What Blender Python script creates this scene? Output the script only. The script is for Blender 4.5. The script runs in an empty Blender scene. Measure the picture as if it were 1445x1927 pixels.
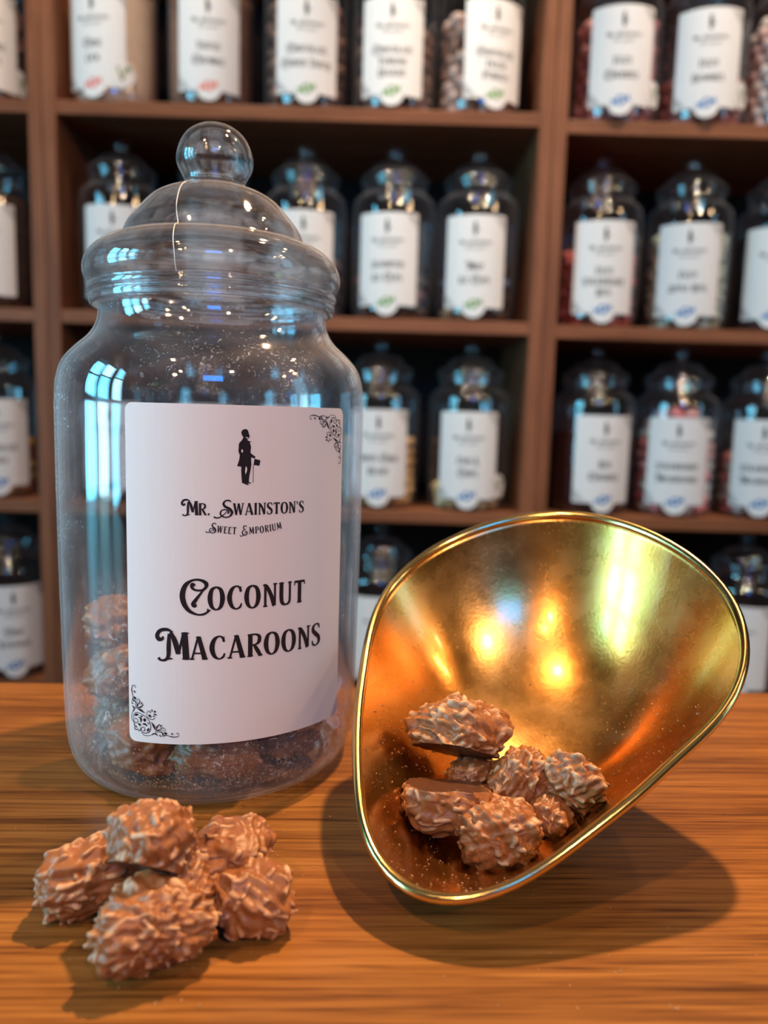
import bpy, math, random
import numpy as np
from mathutils import Vector, Matrix
from mathutils.geometry import tessellate_polygon
from mathutils.bvhtree import BVHTree

S = bpy.context.scene
COL = S.collection
R = math.radians

# ------------------------------------------------------------------ camera
FPX, IW, IH = 1450.0, 1445, 1927
PITCH, ROLL = R(7.25), R(1.6)
_fw = Vector((0, math.cos(PITCH), -math.sin(PITCH)))
_up0 = Vector((0, math.sin(PITCH), math.cos(PITCH)))
_rt0 = Vector((1, 0, 0))
_rt = _rt0 * math.cos(ROLL) + _up0 * math.sin(ROLL)
_up = _up0 * math.cos(ROLL) - _rt0 * math.sin(ROLL)
cam_d = bpy.data.cameras.new('camera')
cam = bpy.data.objects.new('camera', cam_d)
COL.objects.link(cam)
cam.matrix_world = Matrix(((_rt.x, _up.x, -_fw.x, 0), (_rt.y, _up.y, -_fw.y, 0), (_rt.z, _up.z, -_fw.z, 0), (0, 0, 0, 1)))
cam_d.sensor_fit = 'VERTICAL'
cam_d.sensor_height = 36.0
cam_d.lens = 36.0 * FPX / IH
cam_d.clip_start = 0.01
cam_d.dof.use_dof = True
cam_d.dof.focus_distance = 0.312
cam_d.dof.aperture_fstop = 6.0
S.camera = cam

# ------------------------------------------------------------------ view, world, lamps
S.view_settings.view_transform = 'Standard'
S.view_settings.look = 'None'
S.view_settings.gamma = 1.0
S.view_settings.use_curve_mapping = False
S.view_settings.exposure = 0.0
cy = S.cycles
cy.use_denoising = True
cy.max_bounces = 10
cy.diffuse_bounces = 3
cy.glossy_bounces = 4
cy.transmission_bounces = 10
cy.transparent_max_bounces = 40
cy.caustics_reflective = False
cy.caustics_refractive = False
cy.sample_clamp_indirect = 6.0
cy.blur_glossy = 0.5

W = bpy.data.worlds.new('world')
S.world = W
W.use_nodes = True
W.node_tree.nodes['Background'].inputs[0].default_value = (0.9, 0.75, 0.65, 1)
W.node_tree.nodes['Background'].inputs[1].default_value = 0.01

COUNTER_Z = -0.173
WARM = (1.0, 0.60, 0.30)
def point_lamp(name, loc, power, color=WARM, radius=0.03):
    d = bpy.data.lights.new(name, 'POINT'); d.energy = power; d.color = color; d.shadow_soft_size = radius
    o = bpy.data.objects.new(name, d); COL.objects.link(o); o.location = loc
    return o
def spot_lamp(name, loc, target, power, color=WARM, radius=0.03, angle=60, blend=0.5):
    d = bpy.data.lights.new(name, 'SPOT'); d.energy = power; d.color = color; d.shadow_soft_size = radius
    d.spot_size = R(angle); d.spot_blend = blend
    o = bpy.data.objects.new(name, d); COL.objects.link(o); o.location = loc
    o.rotation_euler = (Vector(target) - Vector(loc)).to_track_quat('-Z', 'Y').to_euler()
    return o
def area_lamp(name, loc, target, sx, sy, power, color):
    d = bpy.data.lights.new(name, 'AREA'); d.shape = 'RECTANGLE'; d.size = sx; d.size_y = sy; d.energy = power; d.color = color
    o = bpy.data.objects.new(name, d); COL.objects.link(o); o.location = loc
    o.rotation_euler = (Vector(target) - Vector(loc)).to_track_quat('-Z', 'Y').to_euler()
    return o
# ceiling spots over the counter and out in the shop
SOFT = (1.0, 0.80, 0.58)
spot_lamp('ceiling_spot', (0.30, 0.72, 1.25), (0.05, 0.3, COUNTER_Z), 140, WARM, 0.03, 44)
spot_lamp('ceiling_spot', (0.85, 0.62, 1.25), (0.05, 0.3, COUNTER_Z), 13, WARM, 0.03, 44)
spot_lamp('ceiling_spot', (-0.55, -0.55, 1.25), (0.05, 0.35, COUNTER_Z), 36, WARM, 0.03, 40)
spot_lamp('ceiling_spot', (0.70, -1.20, 1.15), (0.1, 0.9, 0.1), 36, (1.0, 0.78, 0.56), 0.04, 60)
spot_lamp('shelf_spot', (-0.40, 0.66, 1.64), (-0.40, 1.3, 0.66), 76, SOFT, 0.03, 64)
spot_lamp('shelf_spot', (0.55, 0.66, 1.64), (0.55, 1.3, 0.66), 86, SOFT, 0.03, 64)
for loc_ in ((-0.60, -1.30, 0.85), (-0.74, -1.70, 1.02), (-0.52, -1.45, 1.12), (1.40, 0.05, 0.85), (1.52, -0.02, 1.08), (1.60, -0.35, 0.92)):
    point_lamp('pendant_bulb', loc_, 9.0 if loc_[0] < 0 else 4.5, (1.0, 0.66, 0.36), 0.045)
# daylight: a window of nine panes in the left wall, a narrow one on the right, a lit blue panel
for iy in range(3):
    for iz in range(3):
        cyan = (0.16, 0.70, 1.0) if (iy + iz) % 2 == 0 or iy == 2 else (0.42, 0.86, 1.0)
        area_lamp('window_daylight', (-1.70, -0.62 + iy * 0.38, -0.10 + iz * 0.40), (0.0, -1.3 + iy * 0.38, -0.10 + iz * 0.40), 0.33, 0.35, (5.4, 6.6, 6.2)[iz], cyan)
area_lamp('window_daylight', (1.98, -0.10, 0.40), (0, -0.3, 0.0), 0.40, 0.95, 4, (0.30, 0.70, 1.0))
area_lamp('lit_blue_panel', (0.21, -1.05, 0.62), (0, 1, 0.4), 0.36, 0.22, 5.0, (0.01, 0.22, 1.0))

# ------------------------------------------------------------------ pixel helper
def ray(px, py):
    q = Vector(((px - IW / 2) / FPX, -(py - IH / 2) / FPX, 1.0))
    return (_rt * q.x + _up * q.y + _fw * q.z)
def at_y(px, py, Y):
    d = ray(px, py); return d * (Y / d.y)
def at_z(px, py, z):
    d = ray(px, py); return d * (z / d.z)

# ------------------------------------------------------------------ object helpers
def link(name, me, mat=None, parent=None, smooth=True):
    o = bpy.data.objects.new(name, me)
    COL.objects.link(o)
    if mat is not None and len(me.materials) == 0:
        me.materials.append(mat)
    if smooth and len(me.polygons):
        me.polygons.foreach_set('use_smooth', [True] * len(me.polygons))
    if parent is not None:
        o.parent = parent
    return o
def mesh(vs, fs):
    me = bpy.data.meshes.new('mesh')
    me.from_pydata([tuple(v) for v in vs], [], [tuple(f) for f in fs])
    me.update()
    return me
def thing(name, label, cat, loc=(0, 0, 0), rotz=0.0, group=None):
    o = bpy.data.objects.new(name, None)
    COL.objects.link(o)
    o.empty_display_size = 0.02
    o.location = loc; o.rotation_euler = (0, 0, rotz)
    return tag(o, label, cat, group)
def tag(o, label, cat, group=None, kind=None):
    o['label'] = label; o['category'] = cat
    if group: o['group'] = group
    if kind: o['kind'] = kind
    return o
def structure(o):
    o['kind'] = 'structure'; return o
def box(lo, hi, bev=0.0):
    import bmesh
    bm = bmesh.new()
    bmesh.ops.create_cube(bm, size=1.0)
    for v in bm.verts:
        v.co = Vector([(lo[i] + hi[i]) / 2 + v.co[i] * (hi[i] - lo[i]) for i in range(3)])
    if bev > 0:
        bmesh.ops.bevel(bm, geom=bm.edges[:], offset=bev, segments=2, profile=0.5, affect='EDGES')
    me = bpy.data.meshes.new('mesh'); bm.to_mesh(me); bm.free()
    return me
def catmull(pts, n):
    P = np.array(pts, float); k = len(P)
    if k == 2:
        t = np.linspace(0, 1, n + 1)[:, None]
        return P[0] * (1 - t) + P[1] * t
    Q = np.vstack([2 * P[0] - P[1], P, 2 * P[-1] - P[-2]])
    out = []
    for i in range(k - 1):
        p0, p1, p2, p3 = Q[i:i + 4]
        for t in np.linspace(0, 1, n, endpoint=False):
            out.append(0.5 * (2 * p1 + (p2 - p0) * t + (2 * p0 - 5 * p1 + 4 * p2 - p3) * t * t + (3 * p1 - p0 - 3 * p2 + p3) * t ** 3))
    out.append(P[-1])
    return np.array(out)
def lathe(profile, n=72, closed=True):
    vs, fs, idx = [], [], []
    for r, z in profile:
        if r < 1e-6:
            idx.append([len(vs)]); vs.append((0, 0, z))
        else:
            b = len(vs); idx.append(list(range(b, b + n)))
            for k in range(n):
                a = 2 * math.pi * k / n
                vs.append((r * math.cos(a), r * math.sin(a), z))
    for A, B in zip(idx[:-1], idx[1:]):
        for k in range(n):
            k2 = (k + 1) % n
            if len(A) == 1 and len(B) == 1: continue
            if len(A) == 1: fs.append((A[0], B[k2], B[k]))
            elif len(B) == 1: fs.append((A[k], A[k2], B[0]))
            else: fs.append((A[k], A[k2], B[k2], B[k]))
    return mesh(vs, fs)

# ------------------------------------------------------------------ materials
def nmat(name):
    m = bpy.data.materials.new(name); m.use_nodes = True
    nt = m.node_tree
    for n in list(nt.nodes): nt.nodes.remove(n)
    out = nt.nodes.new('ShaderNodeOutputMaterial')
    return m, nt, out
def N(nt, kind, **kw):
    n = nt.nodes.new(kind)
    for k, v in kw.items():
        if k.startswith('in_'):
            key = k[3:]
            key = int(key) if key.isdigit() else key.replace('_', ' ')
            n.inputs[key].default_value = v
        else:
            setattr(n, k, v)
    return n
def ramp(nt, stops, interp='LINEAR'):
    r = nt.nodes.new('ShaderNodeValToRGB'); r.color_ramp.interpolation = interp
    el = r.color_ramp.elements
    while len(el) > 1: el.remove(el[-1])
    el[0].position, el[0].color = stops[0][0], (*stops[0][1], 1)
    for p, c in stops[1:]:
        e = el.new(p); e.color = (*c, 1)
    return r
def plain(name, color, rough=0.5, spec=0.5, metal=0.0, bump=0.0, bump_scale=300, var=0.0, sss=0.0):
    m, nt, out = nmat(name)
    b = N(nt, 'ShaderNodeBsdfPrincipled', in_Base_Color=(*color, 1), in_Roughness=rough, in_Metallic=metal)
    b.inputs['Specular IOR Level'].default_value = spec
    if sss > 0:
        b.inputs['Subsurface Weight'].default_value = sss
        b.inputs['Subsurface Radius'].default_value = (0.006, 0.003, 0.002)
        b.inputs['Subsurface Scale'].default_value = 1.0
    if bump > 0 or var > 0:
        tc = N(nt, 'ShaderNodeTexCoord')
        no = N(nt, 'ShaderNodeTexNoise', in_Scale=bump_scale, in_Detail=4.0)
        nt.links.new(tc.outputs['Object'], no.inputs['Vector'])
        if bump > 0:
            bp = N(nt, 'ShaderNodeBump', in_Strength=bump, in_Distance=0.001)
            nt.links.new(no.outputs['Fac'], bp.inputs['Height']); nt.links.new(bp.outputs[0], b.inputs['Normal'])
        if var > 0:
            r = ramp(nt, [(0.3, tuple(c * (1 - var) for c in color)), (0.7, tuple(min(1, c * (1 + var)) for c in color))])
            nt.links.new(no.outputs['Fac'], r.inputs[0]); nt.links.new(r.outputs[0], b.inputs['Base Color'])
    nt.links.new(b.outputs[0], out.inputs[0])
    return m
def wood(name, stops, axis, rough=0.4, scale=1.0, bump=0.15):
    """Walnut grain running along `axis` of the object's own coordinates."""
    m, nt, out = nmat(name)
    tc = N(nt, 'ShaderNodeTexCoord')
    mp = N(nt, 'ShaderNodeMapping')
    sc = [46 * scale] * 3; sc[axis] = 2.2 * scale
    mp.inputs['Scale'].default_value = sc
    nt.links.new(tc.outputs['Object'], mp.inputs['Vector'])
    n1 = N(nt, 'ShaderNodeTexNoise', in_Scale=1.0, in_Detail=6.0, in_Roughness=0.62, in_Distortion=0.6)
    nt.links.new(mp.outputs[0], n1.inputs['Vector'])
    mp2 = N(nt, 'ShaderNodeMapping')
    sc2 = [420 * scale] * 3; sc2[axis] = 9 * scale
    mp2.inputs['Scale'].default_value = sc2
    nt.links.new(tc.outputs['Object'], mp2.inputs['Vector'])
    n2 = N(nt, 'ShaderNodeTexNoise', in_Scale=1.0, in_Detail=3.0, in_Roughness=0.6)
    nt.links.new(mp2.outputs[0], n2.inputs['Vector'])
    mx = N(nt, 'ShaderNodeMix', data_type='FLOAT')
    mx.inputs[0].default_value = 0.48
    nt.links.new(n1.outputs['Fac'], mx.inputs[2]); nt.links.new(n2.outputs['Fac'], mx.inputs[3])
    mp3 = N(nt, 'ShaderNodeMapping')
    sc3 = [900 * scale] * 3; sc3[axis] = 26 * scale
    mp3.inputs['Scale'].default_value = sc3
    nt.links.new(tc.outputs['Object'], mp3.inputs['Vector'])
    n3 = N(nt, 'ShaderNodeTexNoise', in_Scale=1.0, in_Detail=2.0)
    nt.links.new(mp3.outputs[0], n3.inputs['Vector'])
    pr = N(nt, 'ShaderNodeMapRange', in_1=0.30, in_2=0.47, in_3=-0.10, in_4=0.0)
    nt.links.new(n3.outputs['Fac'], pr.inputs[0])
    mxa = N(nt, 'ShaderNodeMath', operation='ADD')
    nt.links.new(mx.outputs[0], mxa.inputs[0]); nt.links.new(pr.outputs[0], mxa.inputs[1])
    r = ramp(nt, stops)
    nt.links.new(mxa.outputs[0], r.inputs[0])
    b = N(nt, 'ShaderNodeBsdfPrincipled', in_Roughness=rough)
    b.inputs['Specular IOR Level'].default_value = 0.22
    nt.links.new(r.outputs[0], b.inputs['Base Color'])
    bp = N(nt, 'ShaderNodeBump', in_Strength=bump, in_Distance=0.0006)
    nt.links.new(mx.outputs[0], bp.inputs['Height']); nt.links.new(bp.outputs[0], b.inputs['Normal'])
    nt.links.new(b.outputs[0], out.inputs[0])
    return m
COUNTER_STOPS = [(0.34, (0.070, 0.022, 0.004)), (0.44, (0.170, 0.060, 0.012)), (0.53, (0.270, 0.105, 0.022)), (0.66, (0.360, 0.155, 0.040))]
SHELF_STOPS = [(0.34, (0.120, 0.040, 0.019)), (0.48, (0.230, 0.082, 0.038)), (0.66, (0.340, 0.132, 0.064))]
M_counter = wood('counter_walnut', COUNTER_STOPS, 0, 0.38, 1.0)
M_shelf_x = wood('shelf_walnut_flat', SHELF_STOPS, 0, 0.45, 0.7)
M_shelf_z = wood('shelf_walnut_upright', SHELF_STOPS, 2, 0.45, 0.7)
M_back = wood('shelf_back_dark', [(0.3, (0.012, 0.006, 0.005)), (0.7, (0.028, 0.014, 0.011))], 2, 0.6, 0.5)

def clear_plastic(name, dust=0.05, scratch=0.25, tint=(0.97, 0.98, 1.0), refr=0.0, edge=0.5, haze=0.22, base_refl=0.03, fres=0.42):
    m, nt, out = nmat(name)
    tr = N(nt, 'ShaderNodeBsdfTransparent', in_Color=(*tint, 1))
    base = tr.outputs[0]
    if refr > 0:
        gl = N(nt, 'ShaderNodeBsdfRefraction', in_Color=(*tint, 1), in_Roughness=0.02, in_IOR=1.35)
        mx0 = N(nt, 'ShaderNodeMixShader', in_0=refr)
        nt.links.new(tr.outputs[0], mx0.inputs[1]); nt.links.new(gl.outputs[0], mx0.inputs[2])
        base = mx0.outputs[0]
    tc = N(nt, 'ShaderNodeTexCoord')
    # faint mould waviness so that reflections streak like those of blown plastic
    nb = N(nt, 'ShaderNodeTexNoise', in_Scale=28.0, in_Detail=2.0)
    mpb = N(nt, 'ShaderNodeMapping'); mpb.inputs['Scale'].default_value = (1, 1, 0.35)
    nt.links.new(tc.outputs['Object'], mpb.inputs['Vector']); nt.links.new(mpb.outputs[0], nb.inputs['Vector'])
    bp = N(nt, 'ShaderNodeBump', in_Strength=0.12, in_Distance=0.004)
    nt.links.new(nb.outputs['Fac'], bp.inputs['Height'])
    gs = N(nt, 'ShaderNodeBsdfGlossy', in_Color=(1, 1, 1, 1), in_Roughness=0.04)
    nt.links.new(bp.outputs[0], gs.inputs['Normal'])
    fr = N(nt, 'ShaderNodeLayerWeight', in_Blend=edge)
    pw = N(nt, 'ShaderNodeMath', operation='POWER'); pw.inputs[1].default_value = 2.4
    nt.links.new(fr.outputs['Facing'], pw.inputs[0])
    ma = N(nt, 'ShaderNodeMath', operation='MULTIPLY_ADD'); ma.inputs[1].default_value = fres; ma.inputs[2].default_value = base_refl
    nt.links.new(pw.outputs[0], ma.inputs[0])
    mx = N(nt, 'ShaderNodeMixShader')
    nt.links.new(ma.outputs[0], mx.inputs[0]); nt.links.new(base, mx.inputs[1]); nt.links.new(gs.outputs[0], mx.inputs[2])
    # scuffs: short white scratches and specks
    last = mx.outputs[0]
    if scratch > 0:
        n1 = N(nt, 'ShaderNodeTexNoise', in_Scale=260.0, in_Detail=2.0, in_Distortion=2.5)
        nt.links.new(tc.outputs['Object'], n1.inputs['Vector'])
        r1 = ramp(nt, [(0.635, (0, 0, 0)), (0.70, (1, 1, 1))])
        nt.links.new(n1.outputs['Fac'], r1.inputs[0])
        n2 = N(nt, 'ShaderNodeTexNoise', in_Scale=22.0, in_Detail=3.0)
        nt.links.new(tc.outputs['Object'], n2.inputs['Vector'])
        r2 = ramp(nt, [(0.42, (0, 0, 0)), (0.68, (1, 1, 1))])
        nt.links.new(n2.outputs['Fac'], r2.inputs[0])
        mul = N(nt, 'ShaderNodeMath', operation='MULTIPLY')
        nt.links.new(r1.outputs[0], mul.inputs[0]); nt.links.new(r2.outputs[0], mul.inputs[1])
        # hazy film
        film = N(nt, 'ShaderNodeMath', operation='MULTIPLY_ADD'); film.inputs[1].default_value = dust
        nt.links.new(r2.outputs[0], film.inputs[0])
        lw = N(nt, 'ShaderNodeLayerWeight', in_Blend=0.5)
        p4 = N(nt, 'ShaderNodeMath', operation='POWER'); p4.inputs[1].default_value = 4.0
        nt.links.new(lw.outputs['Facing'], p4.inputs[0])
        gz = N(nt, 'ShaderNodeMath', operation='MULTIPLY_ADD'); gz.inputs[1].default_value = haze; gz.inputs[2].default_value = 0.003
        nt.links.new(p4.outputs[0], gz.inputs[0]); nt.links.new(gz.outputs[0], film.inputs[2])
        tot = N(nt, 'ShaderNodeMath', operation='MULTIPLY_ADD'); tot.inputs[1].default_value = scratch
        nt.links.new(mul.outputs[0], tot.inputs[0]); nt.links.new(film.outputs[0], tot.inputs[2])
        df = N(nt, 'ShaderNodeBsdfDiffuse', in_Color=(0.80, 0.80, 0.82, 1))
        mx2 = N(nt, 'ShaderNodeMixShader')
        nt.links.new(tot.outputs[0], mx2.inputs[0]); nt.links.new(last, mx2.inputs[1]); nt.links.new(df.outputs[0], mx2.inputs[2])
        last = mx2.outputs[0]
    nt.links.new(last, out.inputs[0])
    return m
M_jar = clear_plastic('jar_plastic_scuffed', dust=0.06, scratch=0.62)
M_lid = clear_plastic('lid_plastic_clear', dust=0.004, scratch=0.08, refr=0.35, edge=0.55)
M_jar_bg = clear_plastic('jar_plastic', dust=0.0, scratch=0.001, haze=0.09, base_refl=0.05, fres=0.22)
M_paper = plain('label_paper', (0.82, 0.80, 0.80), 0.6, 0.25)
M_ink = plain('label_ink', (0.016, 0.012, 0.016), 0.6, 0.2)
M_blue = plain('sticker_blue', (0.05, 0.22, 0.52), 0.5, 0.3)
M_green = plain('sticker_green', (0.14, 0.33, 0.07), 0.5, 0.3)
M_red = plain('sticker_red', (0.80, 0.17, 0.13), 0.5, 0.3)
M_olive = plain('sticker_vegan_green', (0.20, 0.26, 0.10), 0.5, 0.3)

def brass():
    m, nt, out = nmat('worn_brass')
    tc = N(nt, 'ShaderNodeTexCoord')
    n1 = N(nt, 'ShaderNodeTexNoise', in_Scale=30.0, in_Detail=5.0, in_Roughness=0.65)
    nt.links.new(tc.outputs['Object'], n1.inputs['Vector'])
    r = ramp(nt, [(0.30, (0.66, 0.27, 0.050)), (0.50, (0.84, 0.39, 0.090)), (0.72, (0.92, 0.49, 0.160))])
    nt.links.new(n1.outputs['Fac'], r.inputs[0])
    n2 = N(nt, 'ShaderNodeTexNoise', in_Scale=700.0, in_Detail=2.0)
    nt.links.new(tc.outputs['Object'], n2.inputs['Vector'])
    r2 = ramp(nt, [(0.26, (0.05, 0.05, 0.05)), (0.34, (0, 0, 0))])
    nt.links.new(n2.outputs['Fac'], r2.inputs[0])
    rr = N(nt, 'ShaderNodeMapRange', in_1=0.3, in_2=0.7, in_3=0.21, in_4=0.31)
    nt.links.new(n1.outputs['Fac'], rr.inputs[0])
    add = N(nt, 'ShaderNodeMath', operation='ADD')
    nt.links.new(rr.outputs[0], add.inputs[0]); nt.links.new(r2.outputs[0], add.inputs[1])
    b = N(nt, 'ShaderNodeBsdfPrincipled', in_Metallic=1.0)
    b.inputs['Coat Weight'].default_value = 0.6; b.inputs['Coat Roughness'].default_value = 0.10
    nt.links.new(r.outputs[0], b.inputs['Base Color']); nt.links.new(add.outputs[0], b.inputs['Roughness'])
    bp = N(nt, 'ShaderNodeBump', in_Strength=0.06, in_Distance=0.0008)
    nt.links.new(n2.outputs['Fac'], bp.inputs['Height']); nt.links.new(bp.outputs[0], b.inputs['Normal'])
    nt.links.new(b.outputs[0], out.inputs[0])
    return m
M_brass = brass()
M_brass_rim = plain('polished_brass', (0.80, 0.56, 0.22), 0.17, 0.5, 1.0, 0.03, 200)

def chocolate():
    m, nt, out = nmat('coconut_chocolate')
    at = N(nt, 'ShaderNodeAttribute', attribute_name='shred')
    tc = N(nt, 'ShaderNodeTexCoord')
    n1 = N(nt, 'ShaderNodeTexNoise', in_Scale=160.0, in_Detail=5.0, in_Roughness=0.7)
    nt.links.new(tc.outputs['Object'], n1.inputs['Vector'])
    n2 = N(nt, 'ShaderNodeTexNoise', in_Scale=900.0, in_Detail=3.0)
    nt.links.new(tc.outputs['Object'], n2.inputs['Vector'])
    # chocolate base, coconut shreds a little paler where they poke through
    rb = ramp(nt, [(0.30, (0.200, 0.065, 0.018)), (0.70, (0.340, 0.130, 0.045))])
    nt.links.new(n1.outputs['Fac'], rb.inputs[0])
    ms = N(nt, 'ShaderNodeMath', operation='MULTIPLY')
    nt.links.new(at.outputs['Fac'], ms.inputs[0]); nt.links.new(n1.outputs['Fac'], ms.inputs[1])
    rs = ramp(nt, [(0.14, (0, 0, 0)), (0.48, (0.8, 0.8, 0.8))])
    nt.links.new(ms.outputs[0], rs.inputs[0])
    mx = N(nt, 'ShaderNodeMix', data_type='RGBA')
    mx.inputs[7].default_value = (0.66, 0.40, 0.22, 1)
    nt.links.new(rs.outputs[0], mx.inputs[0]); nt.links.new(rb.outputs[0], mx.inputs[6])
    b = N(nt, 'ShaderNodeBsdfPrincipled', in_Roughness=0.42)
    b.inputs['Specular IOR Level'].default_value = 0.5
    nt.links.new(mx.outputs[2], b.inputs['Base Color'])
    bp = N(nt, 'ShaderNodeBump', in_Strength=0.35, in_Distance=0.0012)
    nt.links.new(n1.outputs['Fac'], bp.inputs['Height'])
    bp2 = N(nt, 'ShaderNodeBump', in_Strength=0.18, in_Distance=0.0004)
    nt.links.new(n2.outputs['Fac'], bp2.inputs['Height']); nt.links.new(bp.outputs[0], bp2.inputs['Normal'])
    nt.links.new(bp2.outputs[0], b.inputs['Normal'])
    nt.links.new(b.outputs[0], out.inputs[0])
    return m
M_choc = chocolate()
M_choc_base = plain('smooth_chocolate', (0.085, 0.032, 0.016), 0.38, 0.5, 0, 0.1, 200, 0.15)
M_crumb = plain('coconut_crumb', (0.50, 0.30, 0.16), 0.6, 0.3, 0, 0, 300, 0.3)

# ------------------------------------------------------------------ room shell
M_wall = plain('shop_wall_paint', (0.10, 0.07, 0.055), 0.8, 0.2, 0, 0.1, 60, 0.06)
M_ceil = plain('ceiling_paint', (0.18, 0.15, 0.13), 0.85, 0.2)
M_floor = wood('floor_boards', [(0.3, (0.06, 0.03, 0.017)), (0.7, (0.16, 0.085, 0.048))], 0, 0.5, 0.3)
FZ, CZ = -1.10, 1.75
XL, XR, YF, YB = -1.80, 2.10, -2.50, 1.56
structure(link('floor', box((XL - .1, YF - .1, FZ - .1), (XR + .1, YB + .1, FZ)), M_floor, None, False))
structure(link('ceiling', box((XL - .1, YF - .1, CZ), (XR + .1, YB + .1, CZ + .1)), M_ceil, None, False))
structure(link('wall_back', box((XL - .1, YB, FZ), (XR + .1, YB + .1, CZ)), M_wall, None, False))
structure(link('wall_front', box((XL - .1, YF - .1, FZ), (XR + .1, YF, CZ)), M_wall, None, False))
structure(link('wall_left', box((XL - .1, YF, FZ), (XL, YB, CZ)), M_wall, None, False))
structure(link('wall_right', box((XR, YF, FZ), (XR + .1, YB, CZ)), M_wall, None, False))

# ------------------------------------------------------------------ counter
ctr = thing('shop_counter', 'brown walnut shop counter with horizontal grain in the foreground', 'counter', (0.0, 0.474, COUNTER_Z), R(2.4))
link('worktop', box((-1.3, -0.60, -0.032), (1.5, 0.0, 0.0), 0.0016), M_counter, ctr, False)
link('front_panel', box((-1.28, -0.045, FZ - COUNTER_Z), (1.48, -0.025, -0.0322)), M_counter, ctr, False)

# ------------------------------------------------------------------ bookcases
BT = 0.0205
SY0, SY1 = 1.24, 1.545
SK = 1.0164
def bookcase(label, x0, x1, tops):
    """x0/x1: outer faces; tops: heights of the shelf tops."""
    zlo, zhi = FZ, 1.10
    x0 *= SK; x1 *= SK
    b = thing('wooden_bookcase', label, 'bookcase', ((x0 + x1) / 2, SY1, FZ), 0, 'bookcases of sweet jars')
    ox, oy, oz = (x0 + x1) / 2, SY1, FZ
    def bx(lo, hi, bev=0.0):
        return box((lo[0] - ox, lo[1] - oy, lo[2] - oz), (hi[0] - ox, hi[1] - oy, hi[2] - oz), bev)
    link('side_panel', bx((x0, SY0, zlo), (x0 + BT, SY1, zhi), 0.0012), M_shelf_z, b, False)
    link('side_panel', bx((x1 - BT, SY0, zlo), (x1, SY1, zhi), 0.0012), M_shelf_z, b, False)
    for z in tops:
        link('shelf_board', bx((x0 + BT, SY0 + 0.002, z - BT), (x1 - BT, SY1 - 0.008, z), 0.0012), M_shelf_x, b, False)
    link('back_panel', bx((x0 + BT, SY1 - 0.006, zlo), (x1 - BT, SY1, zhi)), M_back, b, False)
    return b
ROWS = {k_: v_ * SK for k_, v_ in {0: 0.454, 1: 0.147, 2: -0.152, 3: -0.455}.items()}
ROWS_R = {k_: v_ * SK for k_, v_ in {0: 0.446, 1: 0.144, 2: -0.152, 3: -0.455}.items()}
tops_m = [0.762, ROWS[0], ROWS[1], ROWS[2], ROWS[3], -0.76, -1.06, 1.099]
tops_r = [0.754, ROWS_R[0], ROWS_R[1], ROWS_R[2], ROWS_R[3], -0.76, -1.06, 1.099]
bookcase('walnut bookcase bay cut off by the left edge of the photo', -1.290, -0.5305, tops_m)
bookcase('wide walnut bookcase bay in the middle behind the big jar', -0.5295, 0.2375, tops_m)
bookcase('walnut bookcase bay on the right behind the brass pan', 0.2385, 0.9985, tops_r)

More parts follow.
